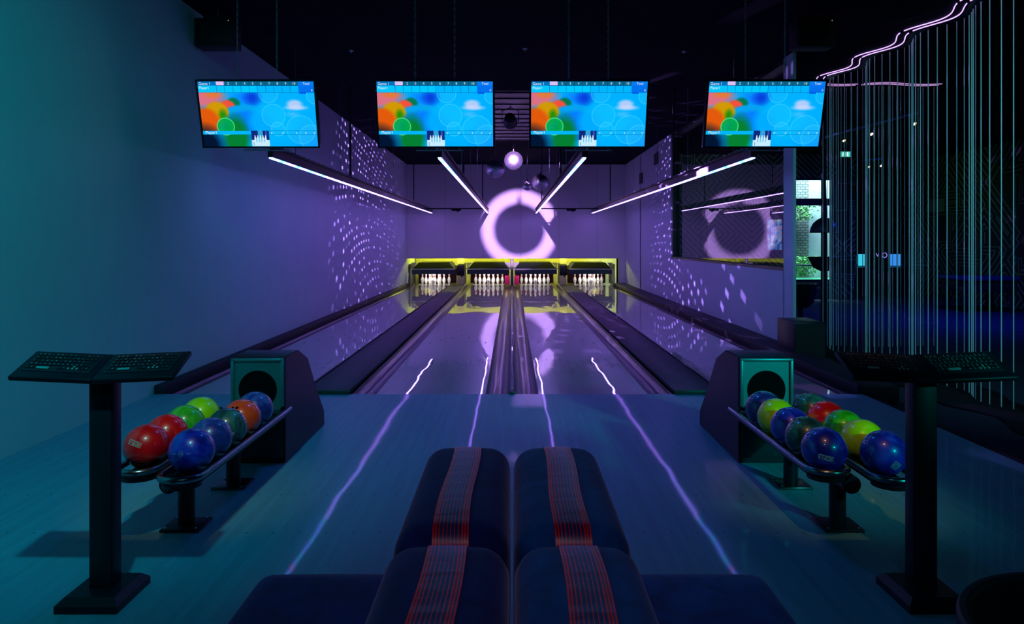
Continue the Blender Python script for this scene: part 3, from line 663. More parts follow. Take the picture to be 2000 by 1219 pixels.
mirror_ball((-0.330, 15.2, 2.92), 0.185, 'large dark mirror ball left of the lit one')
mirror_ball((0.69, 18.5, 2.90), 0.20, 'large dark mirror ball at the right, above the light ring')
mirror_ball((0.333, 16.4, 2.665), 0.10, 'small dark mirror ball, lowest, left of the large dark one on the right', 30, 16)
t = thing('pin_spot', 'round black ceiling spotlight aimed at the lit mirror ball', 'spotlight', tuple(PIN))
dv = (Vector((0.25, 24.96, 1.886)) - PIN).normalized()
pb = MB().cyl(-dv * 0.26, -dv * 0.02, 0.10, 0.13, seg=24, caps=False); pb.sphere(-dv * 0.26, 0.10, 20, 10)
obj('lamp_body', pb, SATIN, t)
obj('yoke', MB().tube([(-0.15, -0.1, 0.0), (-0.15, -0.1, 0.2), (0, -0.1, 0.26), (0.15, -0.1, 0.2), (0.15, -0.1, 0.0)], 0.010, 8).cyl((0, -0.1, 0.26), (0, -0.1, ZC - PIN.z - 0.0235), 0.012, seg=8), CHROME, t)
# ============================================================ BALL RETURNS
FACE = mat('face_plate_metal', (0.12, 0.34, 0.35), 0.42, metal=0.7)
def ball_return(xc, label, longer, prof_name):
    """xc: centre of the hood (x); racks run towards the viewer"""
    t = thing('ball_return', label, 'ball return', (xc, 0, 0))
    prof = [(5.04, 0.0), (5.04, 0.695), (5.06, 0.708), (5.36, 0.708), (5.60, 0.617), (5.83, 0.356), (6.09, 0.115), (6.09, 0.0)]
    h = MB(); wd = 0.180
    h.prism(prof, -wd, wd, 'x'); bmesh.ops.bevel(h.bm, geom=[e for e in h.bm.edges], offset=0.006, segments=2, affect='EDGES')
    obj('hood', h, SATIN, t)
    f = MB(); yf = 5.03
    # face plate with round mouth, upper part
    z0, z1 = 0.39, 0.685; cx_, cz, rr = 0.0, 0.49, 0.128; n = 48
    def ringpts(y): return [Vector((cx_ + rr * math.cos(a), y, cz + rr * math.sin(a))) for a in [2 * PI * i / n for i in range(n)]]
    def sq(v):
        d = v - Vector((cx_, v.y, cz)); sx_ = 0.155 / abs(d.x) if abs(d.x) > 1e-6 else 1e9
        sz = ((z1 - cz) if d.z > 0 else (cz - z0 + 0.04)) / abs(d.z) if abs(d.z) > 1e-6 else 1e9
        k = min(sx_, sz); return Vector((cx_ + d.x * k, v.y, cz + d.z * k))
    a = [f.bm.verts.new(p) for p in ringpts(yf)]; b = [f.bm.verts.new(sq(p)) for p in ringpts(yf)]; c = [f.bm.verts.new(p) for p in ringpts(yf + 0.02)]
    for i in range(n):
        j = (i + 1) % n; f.bm.faces.new((a[i], a[j], b[j], b[i])); f.bm.faces.new((a[i], c[i], c[j], a[j]))
    obj('face_plate', f, FACE, t, recalc=True)
    fr_ = MB()
    for (x, z, sx_, sz) in ((-0.165, 0.54, 0.022, 0.32), (0.165, 0.54, 0.022, 0.32), (0, 0.690, 0.35, 0.020)): fr_.box((x, yf - 0.006, z), (sx_, 0.024, sz), bevel=0.006)
    obj('face_frame', fr_, FACE, t)
    m_ = MB(); m_.bm.faces.new([m_.bm.verts.new(p) for p in ringpts(yf + 0.008)])
    obj('ball_mouth', m_, DEEP, t)['label'] = 'dark round opening where balls come out'
    obj('front_panel', MB().box((0, yf, 0.19), (0.33, 0.016, 0.30), bevel=0.004), GREYP, t)
    for (x, z) in ((-0.12, 0.07), (0.06, 0.07), (0.06, 0.245), (-0.12, 0.245)):
        obj('screw', MB().sphere((x, yf - 0.010, z), 0.005, 10, 6), SCREW, t)
    obj('ledge', MB().box((0, 4.99, 0.345), (0.35, 0.09, 0.03), bevel=0.008), SATIN, t)
    # racks: two U-shaped loops of thick tube
    mir = 1 if longer == 'right' else -1
    for cxr, yf_, in ((0.118, 3.51), (-0.145, 3.63)):
        pts = []; hw_ = 0.098
        pts.append((cxr + hw_, 5.02, 0.368))
        for k in range(6): pts.append((cxr + hw_, 5.02 - (5.02 - yf_ - hw_) * (k + 1) / 6, 0.366))
        for k in range(1, 16):
            an = PI * k / 16; pts.append((cxr + hw_ * math.cos(an), yf_ + hw_ - hw_ * math.sin(an), 0.366))
        for k in range(7): pts.append((cxr - hw_, yf_ + hw_ + (5.02 - yf_ - hw_) * k / 6, 0.366))
        obj('rack_loop', MB().tube(pts, 0.0165, 12), RAILB, t)
        bed = MB().box((cxr, (yf_ + 0.1 + 5.0) / 2, 0.325), (0.15, 5.0 - yf_ - 0.1, 0.02), bevel=0.006).cyl((cxr, yf_ + 0.1, 0.315), (cxr, yf_ + 0.1, 0.335), 0.09, seg=24)
        obj('rack_bed', bed, BLACK, t)
    obj('spine', MB().cyl((-0.01, 3.74, 0.275), (-0.01, 5.0, 0.275), 0.045, seg=24), SATIN, t)
    for y in (3.93, 4.59):
        obj('support_post', MB().cyl((0, y, 0.012), (0, y, 0.28), 0.042, seg=24), SATIN, t)
        bp = obj('base_plate', MB().box((0, y, 0.008), (0.20, 0.19, 0.014), bevel=0.004), SATIN if y < 4 else mat('plate_steel', (0.12, 0.14, 0.15), 0.25, metal=0.9) if 'plate_steel' not in bpy.data.materials else bpy.data.materials['plate_steel'], t)
        for sx_ in (-1, 1):
            for sy in (-1, 1): obj('bolt', MB().cyl((sx_ * 0.078, y + sy * 0.075, 0.015), (sx_ * 0.078, y + sy * 0.075, 0.020), 0.007, seg=8), SCREW, bp)
    return t
ball_return(-1.688, 'black ball return with two racks on the left, next to the left keyboard stand', 'right', '')
ball_return(1.688, 'black ball return with two racks and teal face, on the right', 'right', '')

# ------------------------------------------------------------ balls
BR = 0.1085
SWL = {
 'red': swirl('ball_red', (0.60, 0.0, 0.002), (0.85, 0.002, 0.004), (1.0, 0.006, 0.008)),
 'orange': swirl('ball_orange', (1.0, 0.05, 0.005), (1.0, 0.08, 0.01), (1.0, 0.12, 0.03), 4),
 'green': swirl('ball_green', (0.005, 0.24, 0.002), (0.02, 0.48, 0.01), (0.08, 0.62, 0.04)),
 'lime': swirl('ball_lime', (0.30, 0.85, 0.0), (0.36, 0.92, 0.0), (0.45, 1.0, 0.02), 4),
 'blue': swirl('ball_blue', (0.001, 0.008, 0.28), (0.005, 0.03, 0.60), (0.02, 0.08, 0.80)),
 'teal': swirl('ball_teal', (0.003, 0.03, 0.04), (0.008, 0.08, 0.09), (0.03, 0.20, 0.18)),
 'slate': swirl('ball_slate', (0.006, 0.025, 0.20), (0.015, 0.05, 0.36), (0.05, 0.12, 0.50)),
}
PRT = mat('ball_print', (0.35, 0.62, 0.55), 0.5)
HOLE = DEEP
ball_me = {}
def on_sphere(bm, r, lon, lat, roll=0):
    """wrap a flat XZ drawing on the ball; lon/lat in degrees, lon 0 faces -Y"""
    for v in bm.verts:
        x, z = v.co.x, v.co.z
        c, s = math.cos(R(roll)), math.sin(R(roll)); x, z = x * c - z * s, x * s + z * c
        a = x / r; b = z / r
        p = Vector((math.sin(a) * math.cos(b), -math.cos(a) * math.cos(b), math.sin(b))) * r
        v.co = Matrix.Rotation(R(lon), 3, 'Z') @ (Matrix.Rotation(R(-lat), 3, 'X') @ p)
def bball(col, loc, label, prints=None, holes=None, group=''):
    t = thing('bowling_ball', label, 'bowling ball', loc, 0, group)
    obj('ball_shell', MB().sphere((0, 0, 0), BR, 48, 28), SWL[col], t)
    if prints:
        for bm_, lon, lat, roll in prints:
            on_sphere(bm_, BR + 0.0006, lon, lat, roll); obj('printed_mark', bm_, PRT, t, smooth=False, recalc=False)
    if holes:
        lon, lat = holes
        for dx, dz in ((-0.012, 0.012), (0.014, 0.014), (0.0, -0.034)):
            b = bmesh.new(); bmesh.ops.create_circle(b, cap_ends=True, segments=16, radius=0.0095)
            bmesh.ops.transform(b, matrix=Matrix.Rotation(R(90), 4, 'X'), verts=b.verts); bmesh.ops.translate(b, vec=(dx, 0, dz), verts=b.verts)
            on_sphere(b, BR + 0.0007, lon, lat); obj('finger_hole', b, HOLE, t, smooth=False, recalc=False)
    return t
def outline_logo(kind):
    b = bmesh.new(); m = MB(); m.bm.free(); m.bm = b
    def seg(p, q, w=0.0011):
        p = Vector((p[0], 0, p[1])); q = Vector((q[0], 0, q[1])); d = (q - p).normalized(); n = Vector((-d.z, 0, d.x)) * w
        k = max(1, int((q - p).length / 0.012))
        for i in range(k):
            a = p.lerp(q, i / k); c = p.lerp(q, (i + 1) / k); m.quad(a - n, c - n, c + n, a + n)
    def poly(pts, close=True):
        for i in range(len(pts) - (0 if close else 1)): seg(pts[i], pts[(i + 1) % len(pts)])
    if kind == 'block':        # outlined block-letter wordmark in a box
        w_, h_ = 0.034, 0.013
        poly([(-w_, -h_ * 0.7), (w_, -h_), (w_, h_ * 0.7), (-w_, h_)])
        for i in range(5):
            x = -0.030 + i * 0.0125; h = h_ * 0.72
            if i == 0: poly([(x, -h), (x, h), (x + 0.008, h)], False); poly([(x, 0), (x + 0.007, 0)], False)
            if i == 1: poly([(x + 0.008, h), (x, h), (x, 0), (x + 0.008, 0), (x + 0.008, -h), (x, -h)], False)
            if i == 2: poly([(x, -h), (x, h), (x + 0.008, h * 0.5), (x, 0), (x + 0.008, -h * 0.5), (x, -h)], False)
            if i == 3: poly([(x, -h), (x, h), (x + 0.008, h), (x + 0.008, -h)], True)
            if i == 4: poly([(x, -h), (x, h)], False); poly([(x + 0.007, -h), (x + 0.007, h)], False); poly([(x, 0), (x + 0.007, 0)], False)
    else:                       # nested diamond emblem
        for k in (0.026, 0.017, 0.009): poly([(-k, 0), (0, k), (k, 0), (0, -k)])
        seg((0.009, 0), (0.026, -0.006)); seg((-0.017, 0), (-0.009, 0.010))
    return b
def wing_logo():
    b = text_bm([('b-bd', 0.036, -0.002, 0.007, 'CENTER'), ('wwww', -0.036, -0.003, 0.006, 'CENTER'), ('AE', 0, -0.004, 0.008, 'CENTER')])
    m = MB(); m.bm.free(); m.bm = b
    n = 20
    for k in range(n):
        a, c = 2 * PI * k / n, 2 * PI * (k + 1) / n
        m.quad((0.011 * math.cos(a), 0, 0.011 * math.sin(a)), (0.011 * math.cos(c), 0, 0.011 * math.sin(c)), (0.0122 * math.cos(c), 0, 0.0122 * math.sin(c)), (0.0122 * math.cos(a), 0, 0.0122 * math.sin(a)))
    return b
ZBALL = 0.450
GL = 'balls on the left ball return'; GR = 'balls on the right ball return'
bball('blue', (-1.570, 3.715, ZBALL), 'blue swirled ball with white script, nearest ball of the left return', [(wing_logo(), -4, 8, 0)], group=GL)
bball('slate', (-1.570, 3.945, ZBALL), 'dull blue ball behind the blue ball with script on the left return', group=GL)
bball('teal', (-1.570, 4.170, ZBALL), 'dark teal marbled ball with outlined emblem, on the left return before the orange ball', [(outline_logo('diamond'), 28, -8, 20)], group=GL)
bball('orange', (-1.570, 4.400, ZBALL), 'orange-red ball with finger holes on the left return', holes=(-10, 38), group=GL)
bball('slate', (-1.570, 4.625, ZBALL), 'blue ball just out of the dark mouth of the left return', group=GL)
bball('red', (-1.833, 3.800, ZBALL), 'bright red ball with outlined wordmark, near end of the left return\'s left rack', [(outline_logo('block'), -6, 22, -14)], group=GL)
bball('red', (-1.833, 4.022, ZBALL), 'dark red ball between the red wordmark ball and the green ball on the left return', group=GL)
bball('green', (-1.833, 4.244, ZBALL), 'green marbled ball on the left return', group=GL)
bball('lime', (-1.833, 4.466, ZBALL), 'lime yellow ball at the far end of the left return\'s left rack', group=GL)
bball('blue', (1.806, 3.680, ZBALL), 'dark blue ball with diamond emblem, nearest the right keyboard stand', [(outline_logo('diamond'), 4, -18, 10)], group=GR)
bball('lime', (1.806, 3.905, ZBALL), 'lime ball between the diamond-emblem blue ball and the green ball on the right return', group=GR)
bball('green', (1.806, 4.130, ZBALL), 'green marbled ball on the right return, beside the red one', group=GR)
bball('red', (1.806, 4.355, ZBALL), 'red ball on the right return', group=GR)
bball('teal', (1.806, 4.580, ZBALL), 'dark teal ball behind the red ball on the right return', group=GR)
bball('blue', (1.543, 3.745, ZBALL), 'blue ball with outlined wordmark at the near end of the right return\'s inner rack', [(outline_logo('block'), -18, -8, -8)], group=GR)
bball('teal', (1.543, 3.970, ZBALL), 'dark teal marbled ball behind the blue wordmark ball on the right return', group=GR)
bball('blue', (1.543, 4.195, ZBALL), 'dark blue ball between the teal and lime balls on the right return\'s inner rack', group=GR)
bball('lime', (1.543, 4.420, ZBALL), 'lime ball with finger hole near the mouth of the right return', holes=(-12, 5), group=GR)
bball('slate', (1.543, 4.645, ZBALL), 'greyish blue ball in the mouth of the right return', group=GR)

# ============================================================ KEYBOARD STANDS
def kstand(xc, label, face):
    t = thing('keyboard_stand', label, 'keyboard stand', (xc, 3.12, 0))
    b = MB()
    A = [(-0.125, -0.12), (0.125, -0.12), (0.125, 0.16), (-0.125, 0.16)]
    lo = [b.bm.verts.new((x, y, 0)) for x, y in A]; mi = [b.bm.verts.new((x, y, 0.03)) for x, y in A]; up = [b.bm.verts.new((x * 0.8, y * 0.8 + 0.004, 0.055)) for x, y in A]
    b.bm.faces.new(lo[::-1]); b.bm.faces.new(up)
    for q, r_ in ((lo, mi), (mi, up)):
        for i in range(4): b.bm.faces.new((q[i], q[(i + 1) % 4], r_[(i + 1) % 4], r_[i]))
    obj('base_plate', b, SATIN, t)
    obj('column', MB().box((0, 0.03, 0.49), (0.098, 0.075, 0.88), bevel=0.006), SATIN, t)
    obj('column_panel', MB().box((0, -0.010, 0.49), (0.086, 0.006, 0.86), bevel=0.002), GREYP, t)
    # console: two slabs meeting in a shallow V, tilted to the player
    ty = 22.0
    for s in (-1, 1):
        rot = Euler((R(ty), R(-s * 2.6), R(-s * 0.5)))
        M = Matrix.Translation((s * 0.165, 0.01, 0.958)) @ rot.to_matrix().to_4x4()
        c = obj('console', MB().box((0, 0, 0), (0.332, 0.205, 0.022), bevel=0.008, seg=3), SATIN, t); c.matrix_local = M
        kb = obj('keyboard_plate', MB().box((0, 0.012, 0.012), (0.27, 0.135, 0.004), bevel=0.001), GREYP, c)
        k = MB(); rnd = random.Random(5)
        for r_ in range(5):
            for i in range(14):
                x = -0.125 + i * 0.0185 + (r_ % 2) * 0.004; y = 0.065 - r_ * 0.024
                if r_ == 4 and 2 < i < 7: continue
                if x < 0.128: k.box((x, y, 0.0165), (0.0135, 0.0165, 0.004), bevel=0.0012, seg=1)
        obj('key_grid', k, mat('key_black', (0.02, 0.02, 0.025), 0.3) if 'key_black' not in bpy.data.materials else bpy.data.materials['key_black'], kb)
        km = MB()
        for r_ in range(5):
            for i in range(14):
                x = -0.125 + i * 0.0185 + (r_ % 2) * 0.004; y = 0.065 - r_ * 0.024
                if (r_ == 4 and 2 < i < 7) or x > 0.12: continue
                if rnd.random() < 0.25: continue
                q = 0.0018 if rnd.random() < 0.7 else 0.0032
                km.quad((x - q, y - 0.003, 0.0188), (x + q, y - 0.003, 0.0188), (x + q, y + 0.004, 0.0188), (x - q, y + 0.004, 0.0188))
        obj('key_lettering', km, mat('key_print', (0.22, 0.26, 0.26), 0.5) if 'key_print' not in bpy.data.materials else bpy.data.materials['key_print'], kb, smooth=False)
        obj('trackball_button', MB().box((-0.06, -0.036, 0.017), (0.05, 0.014, 0.005), bevel=0.002), mat('key_light', (0.30, 0.45, 0.42), 0.3) if 'key_light' not in bpy.data.materials else bpy.data.materials['key_light'], kb)['label'] = 'pale oblong key'
        for (x, y) in ((0.045, -0.038), (0.062, -0.038), (0.079, -0.038), (0.062, -0.022)):
            obj('arrow_key', MB().box((x, y, 0.0175), (0.008, 0.007, 0.005), bevel=0.001), bpy.data.materials['key_light'], kb)
    return t
kstand(-1.690, 'black pedestal with double keyboard console, far left beside the red ball', 1)
kstand(1.700, 'black pedestal with double keyboard console, far right in front of the string curtain', -1)

# ============================================================ SEATING
def velvet(name, col):
    m, nt, p = new_mat(name); N = nt.nodes; L = nt.links
    tc = N.new('ShaderNodeTexCoord'); n = N.new('ShaderNodeTexNoise'); n.inputs['Scale'].default_value = 9; n.inputs['Detail'].default_value = 6; n.inputs['Distortion'].default_value = 0.8
    L.new(tc.outputs['Object'], n.inputs['Vector'])
    r = N.new('ShaderNodeValToRGB'); e = r.color_ramp.elements; e[0].position = 0.35; e[1].position = 0.65
    e[0].color = tuple(c * 0.75 for c in col) + (1,); e[1].color = tuple(c * 1.3 for c in col) + (1,)
    L.new(n.outputs[0], r.inputs[0]); L.new(r.outputs[0], p.inputs['Base Color'])
    p.inputs['Roughness'].default_value = 0.85; p.inputs['Specular IOR Level'].default_value = 0.2
    p.inputs['Sheen Weight'].default_value = 0.5; p.inputs['Sheen Roughness'].default_value = 0.4; p.inputs['Sheen Tint'].default_value = (0.5, 0.7, 1, 1)
    b = N.new('ShaderNodeBump'); b.inputs['Strength'].default_value = 0.25; b.inputs['Distance'].default_value = 0.01
    L.new(n.outputs[0], b.inputs['Height']); L.new(b.outputs[0], p.inputs['Normal'])
    return m
VEL_SHADED = velvet('velvet_shaded', (0.004, 0.030, 0.22)); VEL_LIT = velvet('velvet_lit', (0.006, 0.12, 0.45))  # one velvet: shaded copy left, brighter lit copy right, light put into colour
def stripe_mat():
    m, nt, p = new_mat('woven_stripe'); N = nt.nodes; L = nt.links
    tc = N.new('ShaderNodeTexCoord'); sx = N.new('ShaderNodeSeparateXYZ'); L.new(tc.outputs['UV'], sx.inputs[0])
    r = N.new('ShaderNodeValToRGB'); r.color_ramp.interpolation = 'CONSTANT'; e = r.color_ramp.elements
    RD = (0.90, 0.012, 0.010, 1); BL = (0.015, 0.045, 0.22, 1); PU = (0.06, 0.02, 0.10, 1)
    e[0].position = 0; e[0].color = RD; e[1].position = 0.05; e[1].color = PU
    for p_, c in ((0.075, RD), (0.12, BL), (0.17, RD), (0.20, BL), (0.28, RD), (0.305, BL), (0.39, RD), (0.41, BL), (0.49, RD), (0.515, BL), (0.60, RD), (0.62, BL), (0.70, RD), (0.73, BL), (0.80, RD), (0.84, PU), (0.875, RD), (0.915, BL), (0.95, RD)): e.new(p_).color = c
    L.new(sx.outputs[0], r.inputs[0]); L.new(r.outputs[0], p.inputs['Base Color'])
    p.inputs['Roughness'].default_value = 0.38; p.inputs['Specular IOR Level'].default_value = 0.7
    mp = N.new('ShaderNodeMapping'); mp.inputs['Scale'].default_value = (0.6, 26, 1); L.new(tc.outputs['UV'], mp.inputs[0])
    n = N.new('ShaderNodeTexNoise'); n.inputs['Scale'].default_value = 0.55; n.inputs['Detail'].default_value = 2; L.new(mp.outputs[0], n.inputs['Vector'])
    b = N.new('ShaderNodeBump'); b.inputs['Strength'].default_value = 0.5; b.inputs['Distance'].default_value = 0.006; L.new(n.outputs[0], b.inputs['Height']); L.new(b.outputs[0], p.inputs['Normal'])
    return m
STRM = stripe_mat()
def rbox(cx, cy, cz, hx, hy, hz, r, crown=0.0, n=14):
    """rounded cushion block"""
    b = bmesh.new(); bmesh.ops.create_cube(b, size=2)
    bmesh.ops.subdivide_edges(b, edges=b.edges, cuts=n, use_grid_fill=True)
    for v in b.verts:
        # finer spacing near the edges
        p = Vector([math.copysign(abs(c) ** 0.7, c) if False else c for c in v.co])
        q = Vector((p.x * hx, p.y * hy, p.z * hz)); i = Vector((max(-hx + r, min(hx - r, q.x)), max(-hy + r, min(hy - r, q.y)), max(-hz + r, min(hz - r, q.z))))
        d = q - i
        if d.length > 1e-6: q = i + d.normalized() * r
        if p.z > 0.0: q.z += crown * (1 - (q.x / hx) ** 2) * (1 - (q.y / hy) ** 4)
        v.co = q + Vector((cx, cy, cz))
    m = MB(); m.bm.free(); m.bm = b; return m
def topz(x, y, hx, hy, hz, r, crown):
    dx = max(abs(x) - (hx - r), 0); dy = max(abs(y) - (hy - r), 0); s = r * r - dx * dx - dy * dy
    return hz - r + math.sqrt(max(s, 0)) + crown * (1 - (x / hx) ** 2) * (1 - (y / hy) ** 4)
def bench(side, y0, y1, label, vel):
    yc = (y0 + y1) / 2; hy = (y1 - y0) / 2 - 0.002
    t = thing('bench_seat', label, 'bench', (side * 0.135, yc, 0), 0, None)
    hx, hz, r, cr = 0.130, 0.24, 0.062, 0.014
    br_ = obj('backrest', rbox(0, 0, 0.60, hx, hy, hz, r, cr, 24), vel, t, angle=80)
    # striped band over the top, folding down over both ends
    bm = bmesh.new(); uvl = bm.loops.layers.uv.new('UVMap'); W = 0.040; ny = 60; nx = 6; grid = []
    xs0 = side * 0.0
    for j in range(ny + 1):
        tt = j / ny; y = -hy * math.cos(PI * tt) if False else (-hy + 2 * hy * tt)
        y = max(-hy + 0.0005, min(hy - 0.0005, y)); row = []
        for i in range(nx + 1):
            x = (i / nx - 0.5) * 2 * W + 0.004 * math.sin(y * 9)
            z = 0.60 + topz(x, y, hx, hy, hz, r, cr) + 0.0022
            row.append(bm.verts.new((x, y * 1.001, z)))
        grid.append(row)
    for s in (0, -1):  # skirts at both ends
        row = [bm.verts.new((v.co.x, math.copysign(hy + 0.0022, v.co.y), v.co.z - 0.10)) for v in grid[s]]
        if s == 0: grid.insert(0, row)
        else: grid.append(row)
    for j in range(len(grid) - 1):
        for i in range(nx):
            f = bm.faces.new((grid[j][i], grid[j][i + 1], grid[j + 1][i + 1], grid[j + 1][i]))
            for lp, (a, b_) in zip(f.loops, ((i, j), (i + 1, j), (i + 1, j + 1), (i, j + 1))): lp[uvl].uv = (a / nx, b_ / ny)
    obj('striped_band', bm, STRM, br_, recalc=True, angle=80)['label'] = 'red and blue striped woven band'
    obj('seat', rbox(side * 0.395, 0, 0.36, 0.262, hy, 0.09, 0.055, 0.012, 18), vel, t, angle=80)
    obj('plinth', MB().box((side * 0.22, 0, 0.155), (0.62, 2 * hy - 0.06, 0.23), bevel=0.01), BLACK, t)
    for sx_ in (0.0, 0.48):
        for sy in (-1, 1): obj('leg', MB().cyl((side * sx_, sy * (hy - 0.08), 0), (side * sx_, sy * (hy - 0.08), 0.05), 0.02, seg=12), SATIN, t)
bench(-1, 1.632, 2.38, 'blue velvet bench with striped back band, far one of the left pair', VEL_SHADED)
bench(-1, 0.88, 1.628, 'blue velvet bench with striped back band, near one of the left pair', VEL_SHADED)
bench(1, 1.632, 2.38, 'lit-toned blue velvet bench with striped back band, far one of the right pair', VEL_LIT)
bench(1, 0.88, 1.628, 'lit-toned blue velvet bench with striped back band, near one of the right pair', VEL_LIT)

# tub chair, bottom right
t = thing('tub_chair', 'round dark tub chair with vertically ribbed shell, bottom right corner', 'chair', (1.32, 1.58, 0))
sh = MB(); n = 640; ro, ri, zt_, zb_ = 0.34, 0.315, 0.645, 0.12
rings = []
for (rr, z, rib) in ((ro, zb_, 0), (ro, zt_ - 0.01, 0), (ro - 0.006, zt_, 0), (ri + 0.006, zt_, 0), (ri, zt_ - 0.01, 1), (ri, 0.40, 1)):
    ring_ = []
    for i in range(n):
        a = 2 * PI * i / n; ph = (i % 5); d = (0.007 if ph == 0 else -0.0) * rib
        ring_.append(sh.bm.verts.new(((rr - d) * math.cos(a), (rr - d) * math.sin(a), z)))
    rings.append(ring_)
for a, b in zip(rings, rings[1:]):
    for i in range(n): sh.bm.faces.new((a[i], a[(i + 1) % n], b[(i + 1) % n], b[i]))
obj('shell', sh, mat('ribbed_fabric', (0.035, 0.03, 0.045), 0.6), t, smooth=False)
obj('seat', rbox(0, 0, 0.39, 0.215, 0.215, 0.06, 0.05, 0.01, 10), BLACK, t)
obj('base', MB().cyl((0, 0, 0.0), (0, 0, 0.12), 0.28, seg=40), BLACK, t)
# ============================================================ STRING CURTAIN
def cpath(d, off=0.0): return 4.755 + off - 0.09 * math.cos(2 * PI * (d - 7.85) / 1.22)
LEDV = emat('violet_led', (0.62, 0.36, 1.0), 2.0)
LEDD = emat('violet_led_dim', (0.50, 0.26, 0.62), 0.9)
t = thing('string_curtain', 'tall curtain of white cords along a wavy ceiling track with violet light lines, right side', 'curtain', (4.9, 9.5, ZL))
def local(p): return Vector(p) - Vector((4.9, 9.5, ZL))
# track and cords, spaced evenly along the wave
pts = [(cpath(d, 0.20), d) for d in np.arange(6.7, 11.85, 0.01)]
acc = 0; last = pts[0]; chosen = [pts[0]]
for p in pts[1:]:
    acc += math.dist(p, last); last = p
    if acc >= 0.118: chosen.append(p); acc = 0
for (x, y) in chosen[:98]:
    obj('cord', MB().cyl(local((x, y, ZL + 0.03)), local((x, y, ZC - 0.03)), 0.0052, seg=6), CORD, t)
def ledline(off, d0, d1, mat_, par, z=ZC - 0.012):
    a = []; d = d0
    while d <= d1: a.append(local((cpath(d, off), d, z))); d += 0.04
    obj('light_line', MB().tube(a, 0.0065, 6), mat_, par)
per = 1.22
edges = [6.7, 7.95, 9.09, 10.36, 11.52, 11.85]
for a, b in zip(edges, edges[1:]):
    for off in (0.0, 0.105): ledline(off, a + 0.03, b - 0.04, LEDV, t)
tr = MB(); L_ = [local((cpath(d, 0.15), d, ZC - 0.001)) for d in np.arange(6.7, 11.85, 0.05)]; R_ = [local((cpath(d, 0.27), d, ZC - 0.001)) for d in np.arange(6.7, 11.85, 0.05)]
obj('ceiling_track', tr.strip(L_, R_), BLACK, t, recalc=False)
pl = MB(); dd = np.arange(6.0, 11.85, 0.06)
top = ZL + 0.025
l_ = [local((cpath(d, -0.22), d, top)) for d in dd]; r_ = [local((cpath(d, 0.55), d, top)) for d in dd]; pl.strip(l_, r_)
pl.strip([p - Vector((0, 0, 0.025)) for p in l_], l_); pl.strip(r_, [p - Vector((0, 0, 0.025)) for p in r_])
obj('floor_plinth', pl, PLINTH, t, recalc=False)
# second curtain turning across the hall
t2 = thing('string_curtain', 'farther curtain of cords crossing the hall under dimmer violet light lines', 'curtain', (6.0, 12.2, ZL))
def lc2(p): return Vector(p) - Vector((6.0, 12.2, ZL))
def cy(x, o=0): return 12.05 + o + 0.07 * math.sin(2 * PI * (x - 4.95) / 1.3)
for k in range(24):
    x = 5.02 + k * 0.078
    obj('cord', MB().cyl(lc2((x, cy(x, 0.16), ZL + 0.0)), lc2((x, cy(x, 0.16), ZC - 0.03)), 0.0048, seg=6), CORD, t2)
for o_ in (0.0, 0.10):
    for a, b in ((5.02, 5.55), (5.60, 6.86)):
        obj('light_line', MB().tube([lc2((x, cy(x, o_), ZC - 0.012)) for x in np.arange(a, b, 0.05)], 0.008, 6), LEDD, t2)

# ============================================================ OTHER THINGS ON THE LANES' SIDE
# floor loudspeaker box at the end of the right wall
t = thing('subwoofer', 'black floor loudspeaker box at the end of the right wall', 'loudspeaker', (3.72, 9.66, ZL))
obj('cabinet', MB().box((0, 0.10, 0.34), (0.40, 0.60, 0.68), bevel=0.01), SATIN, t)
obj('grille', MB().box((0, -0.205, 0.34), (0.37, 0.012, 0.64), bevel=0.004), mat('grille_cloth', (0.015, 0.02, 0.02), 0.9), t)
def wall_speaker(loc, label, rz):
    t = thing('loudspeaker', label, 'loudspeaker', loc, rz)
    b = MB()
    b.prism([(-0.21, 0.0), (-0.18, -0.27), (0.18, -0.27), (0.21, 0.0)], -0.13, 0.13, 'x') if False else b.box((0, 0, -0.14), (0.42, 0.26, 0.30), bevel=0.012)
    obj('cabinet', b, mat('speaker_black', (0.004, 0.004, 0.005), 0.6) if 'speaker_black' not in bpy.data.materials else bpy.data.materials['speaker_black'], t)
    obj('bracket', MB().box((0, 0.0, 0.04), (0.30, 0.05, 0.03)).cyl((0, 0, 0.04), (0, 0, ZC - loc[2]), 0.02, seg=8), BLACK, t)
    obj('status_light', MB().sphere((0.16, -0.132, -0.02), 0.005, 8, 6), emat('tiny_led', (0.5, 0.4, 0.4), 0.8) if 'tiny_led' not in bpy.data.materials else bpy.data.materials['tiny_led'], t)
wall_speaker((-3.20, 8.25, 3.86), 'black loudspeaker under the ceiling on the left wall', 0)
wall_speaker((3.27, 8.25, 3.86), 'black loudspeaker under the ceiling on the right, above the rightmost monitor', 0)
